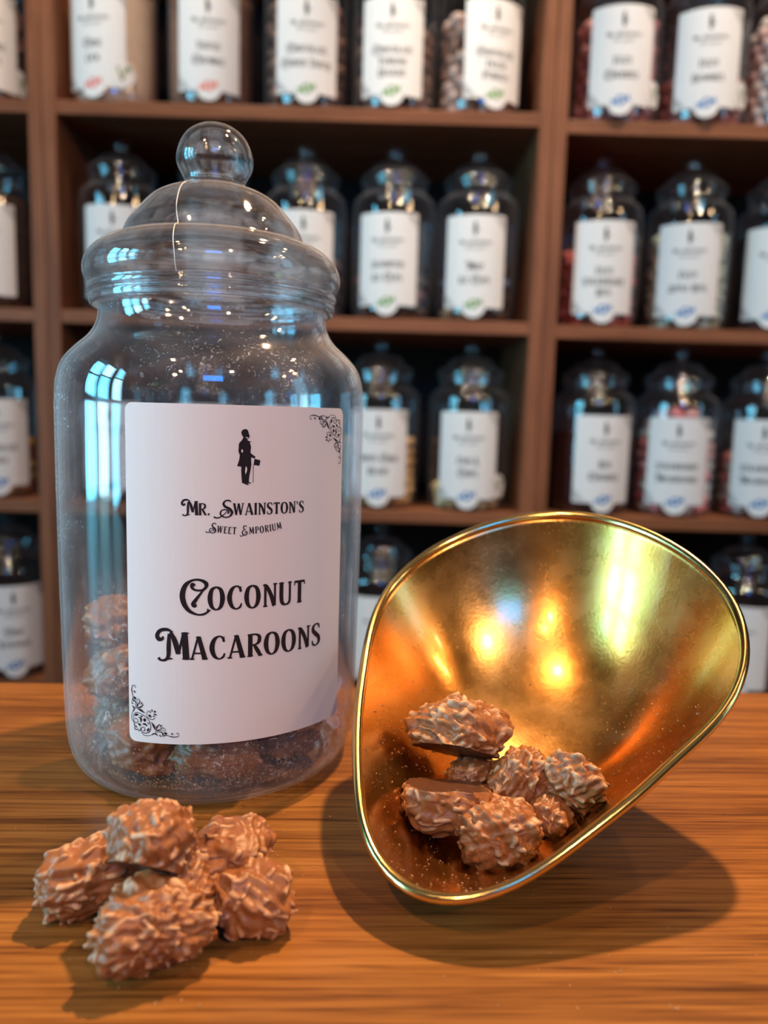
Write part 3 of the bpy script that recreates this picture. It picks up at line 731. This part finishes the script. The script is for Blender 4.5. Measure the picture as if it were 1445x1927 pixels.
J('h2', 'jar hidden behind the big paper label of the macaroon jar', 387, 2, 0, [], 'blue')
J('h3', 'jar hidden behind the right half of the macaroon jar label', 542, 2, 0, [], 'blue')
J('white', 'jar of tan sweets peeping out right of the big jar, label White Choc', 712, 2, 0, ['WHITE CHOC', 'BEANS'], 'blue')
J('fish', 'part-filled jar of cream sweets labelled Fish & Chips', 880, 2, 1, ['FISH &', 'CHIPS'], 'blue', 48)
J('red', 'very dark red jar with narrow turned label, right of the double upright', 1112, 2, 20, ['RED', 'CHERRIES'], 'blue', None, True)
J('mush1', 'jar heaped with pink and white sweets labelled Strawberry Mushrooms, above the brass pan', 1268, 2, 6, ['STRAWBERRY', 'MUSHROOMS'], 'blue', None, True)
J('mush2', 'jar of pink sweets labelled Strawberry Mushrooms, cut by the right edge', 1430, 2, 5, ['STRAWBERRY', 'MUSHROOMS'], 'blue', None, True)
J('banana', 'dim jar at the lower left edge labelled Choc Bananas', 22, 3, 4, ['CHOC', 'BANANAS'], 'blue')
J('low', 'dim jar between the big jar and the brass pan, lowest shelf in view', 712, 3, 0, [], 'blue')
J('lowr', 'dim jar behind the right rim of the brass pan, lowest shelf in view', 1392, 3, 0, [], 'blue', None, True)

# ---- what fills the shelf jars
def lumpy(seed, a=0.18, sub=2):
    import bmesh
    rnd = np.random.RandomState(seed)
    bm = bmesh.new(); bmesh.ops.create_icosphere(bm, subdivisions=sub, radius=1.0)
    for v in bm.verts:
        p = np.array(v.co)
        s = 1.0 + a * sum(math.sin(p @ rnd.normal(size=3) * 2.2 + rnd.rand() * 6) for _ in range(0)) 
        v.co = Vector(p * s)
    ks = rnd.normal(size=(5, 3)) * 2.0; ph = rnd.rand(5) * 6.28
    for v in bm.verts:
        p = np.array(v.co)
        v.co = v.co * float(1 + a * np.sin(ks @ p + ph).sum() / 2.5)
    me = bpy.data.meshes.new('mesh'); bm.to_mesh(me); bm.free()
    me.polygons.foreach_set('use_smooth', [True] * len(me.polygons))
    return me
def fill_jar(key, name, label, cat, group, size, height, colors, shape=(1, 1, .8), rough=0.4, lump=0.15, heap=0.0, seed=1, front=112):
    x, y, z = JARS[key]
    rnd = random.Random(seed)
    mats = [plain(name + '_colour', c, rough, 0.5, 0, 0, 80, 0.12) for c in colors]
    protos = []
    for i, m in enumerate(mats):
        for v in range(2):
            me = lumpy(seed * 10 + i * 3 + v, lump); me.materials.append(m); protos.append(me)
    s = size / 2
    lz, k = s * shape[2] * 1.02 + 0.003, 0
    rin = 0.0690 * BG_S
    while lz < height + heap:
        hh = max(0.0, lz - height) / max(heap, 1e-6) if heap > 0 else 0.0
        for ring, (R0, span) in enumerate(((rin - s * 1.08, front), (rin - s * 3.15, front))):
            R0 = R0 - hh * 0.03
            if lz < 0.02: R0 -= 0.004
            if R0 < 0.004: continue
            if lz + s > 0.178: R0 = min(R0, 0.042)
            step = 2 * math.asin(min(1, s * 1.04 / max(R0, s * 1.05)))
            n = int(R(2 * span) / step)
            if ring == 1 and lz < height - size: continue
            for i in range(n):
                a = -math.pi / 2 - math.atan2(x, y) + (i - (n - 1) / 2 + (0.5 if k % 2 else 0) + rnd.uniform(-.05, .05)) * step
                o = link(name, rnd.choice(protos), None, None, False)
                o.location = (x + R0 * math.cos(a), y + R0 * math.sin(a), z + lz + rnd.uniform(-.04, .04) * s)
                o.rotation_euler = (rnd.uniform(-.5, .5), rnd.uniform(-.5, .5), rnd.uniform(0, 6.28))
                o.scale = (s * shape[0] * .97, s * shape[1] * .97, s * shape[2])
                tag(o, label, cat, group)
        lz += size * shape[2] * 0.90; k += 1
def stuff_fill(key, name, label, height, color, rough=0.6, bump=0.6, heap=0.004, var=0.3, scale=120, tilt=0.0):
    x, y, z = JARS[key]
    n = 48
    prof = [(r_ * BG_S, z_) for r_, z_ in [(0, .0062), (.050, .0056), (.0600, .0080), (.0648, .0140), (.0680, .026), (.0692, .07), (.0694, min(height, .16))]]
    prof = [p for p in prof if p[1] <= height] + [(.0694 * BG_S, height)]
    top = [(.055, height + heap * .4), (.04, height + heap * .8), (.02, height + heap), (0, height + heap * 1.05)]
    me = lathe(dense(prof, 2) + top, n)
    for v in me.vertices:
        if v.co.z > height * 0.7: v.co.z += tilt * v.co.x * (v.co.z - height * .7) / (height * .3)
    m = plain(name + '_mass', color, rough, 0.3, 0, bump, scale, var)
    o = link(name, me, m); o.location = (x, y, z)
    tag(o, label, 'sweets', None, 'stuff')
stuff_fill('lick', 'chocolate_lick_powder', 'pale tan powder filling the Choc Lick jar', 0.150, (0.88, 0.62, 0.42), 0.8, 0.2, 0.004, 0.08, 40, 0.25)
stuff_fill('crumble', 'toffee_crumble', 'brown crumbs filling the Toffee Crumble jar', 0.17, (0.26, 0.115, 0.060), 0.6, 1.0, 0.01, 0.5, 130)
stuff_fill('beans', 'chocolate_raisins', 'dark brown small sweets filling the jar at the left edge', 0.175, (0.075, 0.035, 0.027), 0.4, 1.0, 0.01, 0.5, 110)
stuff_fill('dark', 'coffee_beans', 'dark brown small sweets in the jar left of the big lid', 0.12, (0.03, 0.016, 0.012), 0.4, 1.0, 0.01, 0.5, 110)
stuff_fill('hid', 'dark_toffee', 'dark toffees in the jar behind the big lid', 0.10, (0.03, 0.016, 0.012), 0.4, 1.0, 0.01, 0.5, 90)
stuff_fill('navy', 'liquorice_bits', 'dark liquorice bits in the jar at the right edge', 0.15, (0.020, 0.022, 0.035), 0.35, 1.0, 0.01, 0.5, 110)
stuff_fill('red', 'dark_red_cherries', 'dark red sweets in the jar with the turned label', 0.13, (0.045, 0.008, 0.010), 0.35, 0.8, 0.01, 0.5, 90)
stuff_fill('h1', 'white_sweets', 'pale sweets in the jar seen through the left of the big jar', 0.10, (0.30, 0.20, 0.16), 0.5, 0.8, 0.01, 0.3, 90)
stuff_fill('h2', 'fudge_bites', 'brown sweets in the jar behind the macaroon label', 0.12, (0.10, 0.05, 0.03), 0.5, 0.8, 0.01, 0.4, 90)
stuff_fill('h3', 'vanilla_fudge', 'brown sweets in the jar behind the right of the macaroon label', 0.12, (0.10, 0.05, 0.03), 0.5, 0.8, 0.01, 0.4, 90)
stuff_fill('low', 'honeycomb_bites', 'dark sweets in the jar between big jar and pan', 0.10, (0.05, 0.024, 0.016), 0.5, 0.8, 0.01, 0.4, 90)
stuff_fill('lowr', 'cola_cubes', 'dark sweets in the jar behind the pan rim', 0.10, (0.06, 0.03, 0.018), 0.5, 0.8, 0.01, 0.4, 90)
fill_jar('milkshake', 'milkshake_sweet', 'brown pink sweet inside the jar at the top left edge', 'sweet', 'sweets in the top left jar', 0.024, 0.165, [(0.568, 0.274, 0.196), (0.444, 0.196, 0.142)], seed=3)
fill_jar('cinder', 'cinder_toffee_chunk', 'brown chocolate chunk inside the Cinder Toffee jar', 'sweet', 'chunks in the cinder toffee jar', 0.028, 0.16, [(0.242, 0.111, 0.066), (0.320, 0.149, 0.088)], seed=4, lump=.25)
fill_jar('turkish', 'turkish_delight_chunk', 'brown chocolate chunk inside the Turkish Delight jar', 'sweet', 'chunks in the turkish delight jar', 0.030, 0.14, [(0.212, 0.103, 0.072), (0.274, 0.134, 0.088)], seed=5, lump=.25)
fill_jar('pebbles', 'chocolate_pebble', 'brown and pale pebble sweet inside the Filled Pebbles jar', 'sweet', 'pebbles in the filled pebbles jar', 0.026, 0.16, [(0.475, 0.274, 0.196), (0.258, 0.126, 0.080), (0.692, 0.475, 0.382)], seed=6)
fill_jar('cherries', 'fizzy_cherry', 'dusky pink sweet inside the Fizzy Cherries jar', 'sweet', 'sweets in the fizzy cherries jar', 0.024, 0.165, [(0.661, 0.227, 0.212), (0.863, 0.413, 0.382), (0.475, 0.149, 0.149)], seed=7)
fill_jar('dummies', 'fizzy_dummy', 'dull red sweet inside the Fizzy Dummies jar', 'sweet', 'sweets in the fizzy dummies jar', 0.026, 0.075, [(0.708, 0.242, 0.181), (0.568, 0.196, 0.149)], seed=8, lump=.25)
fill_jar('bonbons', 'pink_bonbon', 'pale pink round sweet inside the jar at the top right edge', 'sweet', 'pale pink round sweets', 0.0215, 0.175, [(0.920, 0.785, 0.692), (0.920, 0.630, 0.552)], (1, 1, 1), 0.6, 0.03, seed=9)
fill_jar('cups3', 'foil_ice_cup', 'dark foil sweet in the jar above the big lid shoulder', 'sweet', 'foil sweets in that dark jar', 0.032, 0.10, [(0.149, 0.088, 0.057), (0.057, 0.057, 0.103)], seed=10)
fill_jar('cups1', 'foil_ice_cup', 'dark foil sweet inside the Assorted Ice Cups jar', 'sweet', 'foil sweets in the assorted ice cups jar', 0.032, 0.085, [(0.165, 0.049, 0.041), (0.057, 0.165, 0.320), (0.057, 0.033, 0.029)], seed=11)
fill_jar('cups2', 'foil_ice_cup', 'dark foil sweet inside the Mint Ice Cups jar', 'sweet', 'foil sweets in the mint ice cups jar', 0.032, 0.085, [(0.057, 0.033, 0.029), (0.041, 0.072, 0.149), (0.320, 0.212, 0.103)], seed=12)
fill_jar('straw', 'red_fizzy_bit', 'red jelly sweet inside the Fizzy Strawberry jar', 'sweet', 'sweets in the fizzy strawberry jar', 0.028, 0.125, [(0.661, 0.088, 0.072), (0.785, 0.181, 0.149)], seed=13, shape=(1, .7, .6))
fill_jar('apple', 'pale_green_fizzy_bit', 'pale green sugared sweet inside the Fizzy Apple jar', 'sweet', 'sweets in the fizzy apple jar', 0.028, 0.160, [(0.568, 0.599, 0.382), (0.723, 0.723, 0.537)], seed=14, shape=(1, .7, .6), rough=.7)
fill_jar('limes', 'orange_lime_sweet', 'orange or yellow sweet in the jar at the left edge', 'sweet', 'sweets in the chocolate limes jar', 0.026, 0.095, [(0.785, 0.320, 0.057), (0.920, 0.475, 0.134), (0.630, 0.134, 0.072)], seed=15)
fill_jar('white', 'white_chocolate_bean', 'tan bean sweet inside the White Choc jar', 'sweet', 'beans in the white choc jar', 0.022, 0.110, [(0.909, 0.537, 0.212), (0.785, 0.429, 0.149)], seed=16)
fill_jar('fish', 'cream_chip_sweet', 'cream coloured sweet inside the Fish & Chips jar', 'sweet', 'sweets in the fish and chips jar', 0.024, 0.040, [(0.920, 0.816, 0.444), (0.920, 0.692, 0.320)], seed=17, shape=(1, .7, .6))
fill_jar('mush1', 'pink_mushroom_sweet', 'pink or white sweet in the heaped Strawberry Mushrooms jar', 'sweet', 'sweets in the heaped mushroom jar', 0.024, 0.135, [(0.920, 0.444, 0.382), (0.920, 0.863, 0.738), (0.920, 0.274, 0.258)], seed=18, heap=.045)
fill_jar('mush2', 'pink_mushroom_sweet', 'pink or white sweet in the Strawberry Mushrooms jar at the right edge', 'sweet', 'sweets in the mushroom jar at the edge', 0.024, 0.105, [(0.920, 0.320, 0.289), (0.920, 0.785, 0.692), (0.909, 0.212, 0.196)], seed=19)
fill_jar('banana', 'chocolate_banana', 'tan sweet in the Choc Bananas jar', 'sweet', 'sweets in the choc bananas jar', 0.030, 0.06, [(0.630, 0.320, 0.149), (0.351, 0.149, 0.088)], seed=20)

# ------------------------------------------------------------------ coconut macaroons
ICO = {}
def ico(sub):
    if sub not in ICO:
        import bmesh
        bm = bmesh.new(); bmesh.ops.create_icosphere(bm, subdivisions=sub, radius=1.0)
        bm.verts.ensure_lookup_table()
        V = np.array([v.co[:] for v in bm.verts]); F = [tuple(v.index for v in f.verts) for f in bm.faces]
        bm.free(); ICO[sub] = (V, F)
    return ICO[sub]
def macaroon_mesh(seed, dims, flat=-0.55, sub=6, nshred=230, lump=0.22, boxy=2.0, shred_h=0.095, side=None):
    """Irregular chocolate covered heap of coconut shreds with one flat poured underside.
    dims: half sizes; flat: height of the flat underside in unit space."""
    rs = np.random.RandomState(seed)
    V, F = ico(sub)
    p = np.sign(V) * np.abs(V) ** (2.0 / boxy)
    ln = (np.abs(V) ** boxy).sum(1) ** (1.0 / boxy)
    P = V / ln[:, None]
    # big lumps
    d = np.zeros(len(V))
    for i in range(7):
        k = rs.normal(size=3) * (1.5 + 0.35 * i); ph = rs.rand() * 6.28
        d += np.sin(V @ k + ph) / (1 + 0.35 * i)
    d = d / 3.2 * lump
    for i in range(10):
        k = rs.normal(size=3) * (5.5 + i); ph = rs.rand() * 6.28
        d += np.sin(V @ k + ph) * 0.018
    # shreds
    sh = np.zeros(len(V)); 
    for i in range(nshred):
        c = rs.normal(size=3); c /= np.linalg.norm(c)
        t = np.cross(c, rs.normal(size=3)); t /= np.linalg.norm(t); b = np.cross(c, t)
        L = rs.uniform(.07, .21); wd = rs.uniform(.032, .085); h = rs.uniform(.25, 1.0) ** 1.5
        q = V - c
        al = q @ t; ac = q @ b + rs.uniform(-1, 1) * .9 * al ** 2
        m = (np.abs(al) < L) & (np.abs(ac) < wd) & (V @ c > 0.5)
        if not m.any(): continue
        e = np.clip(1 - (ac[m] / wd) ** 4, 0, 1) ** .6 * np.clip(1 - (al[m] / L) ** 6, 0, 1) ** .6 * (1 + .35 * al[m] / L)
        sh[m] = np.maximum(sh[m], e * h)
    r = 1 + d + sh * shred_h
    Q = P * r[:, None]
    # flat underside
    fl = Q[:, 2] < flat
    dep = flat - Q[fl, 2]
    Q[fl, 2] = flat - dep * 0.04 - 0.0
    sh[fl] *= 0.1
    Q = Q * np.array(dims)
    me = mesh(Q, F)
    a = me.attributes.new('shred', 'FLOAT', 'POINT')
    a.data.foreach_set('value', sh.astype(np.float32))
    me.materials.append(M_choc); me.materials.append(M_choc_base)
    flv = set(np.nonzero(fl)[0].tolist())
    me.polygons.foreach_set('material_index', [1 if all(v in flv for v in f) else 0 for f in F])
    me.polygons.foreach_set('use_smooth', [True] * len(F))
    return me
def macaroon(label, loc, rot, seed, dims, group, **kw):
    o = link('coconut_macaroon', macaroon_mesh(seed, dims, **kw), None, None)
    o.location = loc; o.rotation_euler = [R(a) for a in rot]
    return tag(o, label, 'sweet', group)
PILE = 'macaroons piled on the counter'
def on_counter(px, py, h): 
    p = at_z(px, py, COUNTER_Z + h); return p
macaroon('long coconut macaroon at the left of the counter pile', on_counter(166, 1648, .0120), (4, -10, 38), 11, (.0178, .0122, .0132), PILE, flat=-.80, lump=.26)
macaroon('coconut macaroon on top of the counter pile, dark flat underside showing', on_counter(298, 1592, .0295), (-40, 5, -6), 27, (.0150, .0138, .0130), PILE, flat=-.58, lump=.28)
macaroon('smooth-faced coconut macaroon leaning at the back right of the counter pile', on_counter(430, 1598, .0185), (-18, -16, 24), 33, (.0155, .0140, .0100), PILE, flat=-.6, lump=.26, nshred=110)
macaroon('coconut macaroon at the right end of the counter pile', on_counter(472, 1686, .0105), (0, 6, -30), 42, (.0136, .0118, .0110), PILE, flat=-.9, lump=.22, nshred=150)
macaroon('coconut macaroon half hidden in the middle of the counter pile', on_counter(335, 1694, .0115), (0, 0, 70), 57, (.0140, .0130, .0125), PILE, flat=-.85, lump=.2)
macaroon('biggest coconut macaroon at the front of the counter pile', on_counter(282, 1748, .0128), (-6, 4, 10), 63, (.0182, .0126, .0136), PILE, flat=-.85, lump=.32, nshred=250, shred_h=.105)

# ---- inside the big jar
rj = random.Random(5)
inj = []
for i in range(7):
    a = -math.pi / 2 + i * 2 * math.pi / 7 + .25
    inj.append((.0425 * math.cos(a), .0425 * math.sin(a), .0178, (.0190, .0150, .0140)))
inj.append((0, 0, .018, (.021, .019, .014)))
for i, (ang, rad, z) in enumerate([(-150, .044, .047), (-105, .038, .038), (-60, .042, .041), (-15, .044, .044), (40, .042, .042), (100, .043, .044), (165, .043, .043)]):
    a = R(ang); inj.append((rad * math.cos(a), rad * math.sin(a), z, (.0180, .0155, .0135)))
inj.append((-.045, -.016, .0680, (.0150, .0140, .0110)))
POS = ['at the front of the bottom layer', 'at the front right of the bottom layer', 'at the right of the bottom layer', 'at the back right of the bottom layer', 'at the back left of the bottom layer', 'at the left of the bottom layer', 'at the front left of the bottom layer', 'in the centre of the bottom layer',
       'on the left of the upper layer', 'upper layer, behind the label edge', 'right of centre in the upper layer', 'at the right of the upper layer', 'at the back right of the upper layer', 'at the back of the upper layer', 'at the back left of the upper layer', 'topmost of the heap on the left']
for i, (x, y, z, d) in enumerate(inj):
    macaroon('coconut macaroon inside the big jar, ' + POS[i], (HJX + x, HJY + y, COUNTER_Z + z), (rj.uniform(-1, 1) * (14 if z < .03 else 38), rj.uniform(-1, 1) * (14 if z < .03 else 38), (math.degrees(math.atan2(y, x)) + 90 + rj.uniform(-10, 10)) if 0 < z < .03 and x else rj.uniform(0, 360)), 100 + i, d, 'macaroons inside the big jar', sub=5, nshred=130, flat=-.65)

# ------------------------------------------------------------------ brass scale pan
PT, PA = R(33), R(-25)
pn = Vector((math.sin(PT) * math.sin(PA), -math.sin(PT) * math.cos(PA), math.cos(PT)))
RIM_PX = [(664,1475),(666,1375),(674.5,1274),(687,1202),(718,1118),(779,1051),(863,1004),(952,973.5),(1041,962.3),(1130,969),(1203,990),(1269.5,1021),(1325,1060),(1370,1104),(1397.7,1157),(1413,1224),(1406,1269),(1381,1324),(1308.5,1405),(1225,1480),(1141,1553),(1058,1617),(974,1667),(907,1695),(840.5,1706.5),(796,1700.5),(746,1670),(707,1625),(679,1569.5)]
PP0 = at_z(870, 1708, COUNTER_Z + 0.016)
rim = []
for x, y in RIM_PX:
    d = ray(x, y); rim.append(d * (PP0.dot(pn) / d.dot(pn)))
# smooth closed outline in the rim plane
e1 = pn.cross(Vector((0, 0, 1))).normalized(); e2 = pn.cross(e1).normalized()
rc = sum(rim, Vector()) / len(rim)
ang = sorted((math.atan2((p - rc).dot(e2), (p - rc).dot(e1)), (p - rc).length) for p in rim)
A = np.array([a for a, _ in ang]); Rr = np.array([r for _, r in ang])
NS = 144
th = np.linspace(-math.pi, math.pi, NS, endpoint=False)
rad = np.interp(th, np.r_[A - 2 * math.pi, A, A + 2 * math.pi], np.r_[Rr, Rr, Rr])
F_ = np.fft.rfft(rad); F_[9:] = 0
rad = np.fft.irfft(F_, NS)
rim_dir = [e1 * math.cos(t) + e2 * math.sin(t) for t in th]
BEAD = 0.0021
def bowl_point(k, rho, off=0.0, hm=0.05, ex=2.5):
    return rc + rim_dir[k] * ((rad[k] - BEAD * 1.0 + off * rho) * rho) - pn * (hm * (1 - rho ** ex) + off)
WALL = 0.0011
lo_, hi_ = 0.03, 0.10
for _ in range(40):
    hm = (lo_ + hi_) / 2
    zmin = min(bowl_point(k, r_, WALL, hm).z for k in range(0, NS, 4) for r_ in np.linspace(0, .99, 34))
    if zmin > COUNTER_Z + 0.0004: lo_ = hm
    else: hi_ = hm
HM = lo_
rhos = [0.0] + list(np.linspace(.06, 1.0, 40))
def bowl_surface(off):
    vs, rows = [], []
    for r_ in rhos:
        if r_ == 0: rows.append([len(vs)]); vs.append(bowl_point(0, 0, off, HM))
        else:
            rows.append(list(range(len(vs), len(vs) + NS))); vs += [bowl_point(k, r_, off, HM) for k in range(NS)]
    return vs, rows
def skin(rows, flip):
    fs = []
    for A_, B_ in zip(rows[:-1], rows[1:]):
        for k in range(NS):
            k2 = (k + 1) % NS
            f = (A_[0], B_[k], B_[k2]) if len(A_) == 1 else (A_[k], B_[k], B_[k2], A_[k2])
            fs.append(f[::-1] if flip else f)
    return fs
vi, ri = bowl_surface(0.0)
vo, ro = bowl_surface(WALL)
fi = skin(ri, False)
BVH = BVHTree.FromPolygons([tuple(v) for v in vi], fi)
nvi = len(vi)
ro = [[i + nvi for i in row] for row in ro]
fall = fi + skin(ro, True)
for k in range(NS):
    k2 = (k + 1) % NS
    fall.append((ri[-1][k], ro[-1][k], ro[-1][k2], ri[-1][k2]))
pan_base = Vector((rc.x, rc.y, COUNTER_Z))
pan = thing('brass_scale_pan', 'egg-shaped brass scale pan tilted on the counter, holding coconut macaroons', 'scale pan', pan_base)
link('bowl', mesh([v - pan_base for v in vi + vo], fall), M_brass, pan)
vs, fs = [], []
NB = 12
for k in range(NS):
    c = rc + rim_dir[k] * rad[k]
    for j in range(NB):
        a = 2 * math.pi * j / NB
        # rolled wire with a shallow groove inside
        rr_ = BEAD * (1.0 - 0.16 * math.exp(-((a - 2.2) / .35) ** 2))
        vs.append(c + rim_dir[k] * (math.cos(a) * rr_ - BEAD) + pn * (math.sin(a) * rr_ - BEAD * .2) - pan_base)
for k in range(NS):
    k2 = (k + 1) % NS
    for j in range(NB):
        j2 = (j + 1) % NB
        fs.append((k * NB + j, k2 * NB + j, k2 * NB + j2, k * NB + j2))
link('rolled_rim', mesh(vs, fs), M_brass_rim, pan)

def in_pan(px, py, lift):
    d = ray(px, py)
    hit, n, _, _ = BVH.ray_cast(Vector((0, 0, 0)), d.normalized())
    if n.dot(pn) < 0: n = -n
    return hit, n
def pan_piece(label, px, py, lift, rot, seed, dims, **kw):
    """lift: distance of the piece's middle above the bowl, measured back along the view so that it sits at px,py"""
    d = ray(px, py).normalized()
    hit, n = in_pan(px, py, 0)
    t = lift / max(0.25, -d.dot(n))
    loc = hit - d * t
    return macaroon(label, loc, rot, seed, dims, 'macaroons in the brass pan', **kw)
pan_piece('wedge-shaped coconut macaroon at the top left of the pan, thin dark base edge showing', 866, 1385, .022, (-34, 8, -2), 203, (.0195, .0125, .0152), flat=-.42, lump=.32)
pan_piece('small coconut macaroon in shade under the wedge-shaped one in the pan', 886, 1450, .010, (0, 0, 30), 209, (.0115, .0090, .0070), flat=-.8, sub=5, nshred=130)
pan_piece('coconut macaroon at the left in the pan, flat base turned upward', 840, 1512, .012, (168, 6, 8), 214, (.0152, .0108, .0112), flat=-.62, lump=.22, boxy=2.8)
pan_piece('rounded coconut macaroon in the middle of the pan heap', 978, 1466, .021, (20, 30, 40), 222, (.0118, .0112, .0132), flat=-.8, lump=.2)
pan_piece('coconut macaroon at the right of the pan heap, nearest the brass rim', 1068, 1478, .014, (10, 38, -30), 231, (.0140, .0110, .0150), flat=-.75, lump=.28)
pan_piece('block-shaped coconut macaroon at the front of the pan heap', 936, 1572, .012, (-8, 4, 4), 245, (.0152, .0105, .0118), flat=-.92, lump=.12, boxy=3.4, shred_h=.10)
pan_piece('small coconut macaroon low between the right and front ones in the pan', 1036, 1540, .008, (0, 10, 60), 251, (.0095, .0080, .0085), flat=-.8, sub=5, nshred=130)
pan_piece('small coconut macaroon deep in the gap at the centre of the pan heap', 925, 1492, .008, (0, 0, 0), 259, (.0085, .0075, .0075), flat=-.8, sub=5, nshred=130)

# ------------------------------------------------------------------ crumbs
def flakes(places, size, seed):
    rs = np.random.RandomState(seed)
    vs, fs = [], []
    for p, n in places:
        s = size * rs.uniform(.4, 1.25); el = rs.uniform(1, 2.6)
        n = Vector(n).normalized(); t = n.cross(Vector(rs.normal(size=3))).normalized(); b = n.cross(t)
        c = Vector(p) + n * size * .9
        q = [c + t * s * el, c - t * s * el, c + b * s * .7, c - b * s * .7, c + n * s * .9]
        i = len(vs); vs += [tuple(v) for v in q]
        fs += [(i, i + 2, i + 4), (i + 2, i + 1, i + 4), (i + 1, i + 3, i + 4), (i + 3, i, i + 4)]
    return mesh(vs, fs)
rs = np.random.RandomState(77)
pl = []
for _ in range(340):
    px, py = rs.normal(770, 70), rs.normal(1450, 110)
    if rs.rand() < .25: px, py = rs.normal(860, 70), rs.normal(1650, 22)
    hit, n, _, _ = BVH.ray_cast(Vector((0, 0, 0)), ray(px, py).normalized())
    if hit is not None and (rc - hit).dot(pn) > .005: pl.append((hit, n if n.dot(pn) > 0 else -n))
for _ in range(160):
    px, py = rs.normal(1190, 80), rs.normal(1390, 70)
    hit, n, _, _ = BVH.ray_cast(Vector((0, 0, 0)), ray(px, py).normalized())
    if hit is not None and (rc - hit).dot(pn) > .005: pl.append((hit, n if n.dot(pn) > 0 else -n))
o = link('coconut_crumbs', flakes(pl, .00030, 3), M_crumb, None, False)
tag(o, 'fine pale coconut crumbs sprinkled over the inside of the brass pan', 'crumbs', None, 'stuff')
pl = []
for _ in range(90):
    px, py = rs.uniform(0, 1445), rs.uniform(1400, 1900)
    p = at_z(px, py, COUNTER_Z)
    if (Vector((p.x - HJX, p.y - HJY)).length < .078): continue
    pl.append((p, (0, 0, 1)))
o = link('coconut_crumbs', flakes(pl, .00030, 4), M_crumb, None, False)
tag(o, 'scattered pale crumbs lying on the wooden counter top', 'crumbs', None, 'stuff')
pl = []
for _ in range(2000):
    a = rs.uniform(-math.pi, 0); z = abs(rs.normal(0, .014)) + .0045
    r_ = np.interp(z, [0, .003, .006, .012, .025, .06], [.045, .054, .0590, .0640, .0668, .0678])
    if rs.rand() < .4: r_ = math.sqrt(rs.rand()) * .054; z = .0050
    if z < .0056: z = .0056
    pl.append(((HJX + r_ * math.cos(a), HJY + r_ * math.sin(a), COUNTER_Z + z), (-math.cos(a), -math.sin(a), .3)))
o = link('coconut_crumbs', flakes(pl, .00042, 5), M_crumb, None, False)
tag(o, 'pale coconut crumbs clinging round the bottom inside the big jar', 'crumbs', None, 'stuff')
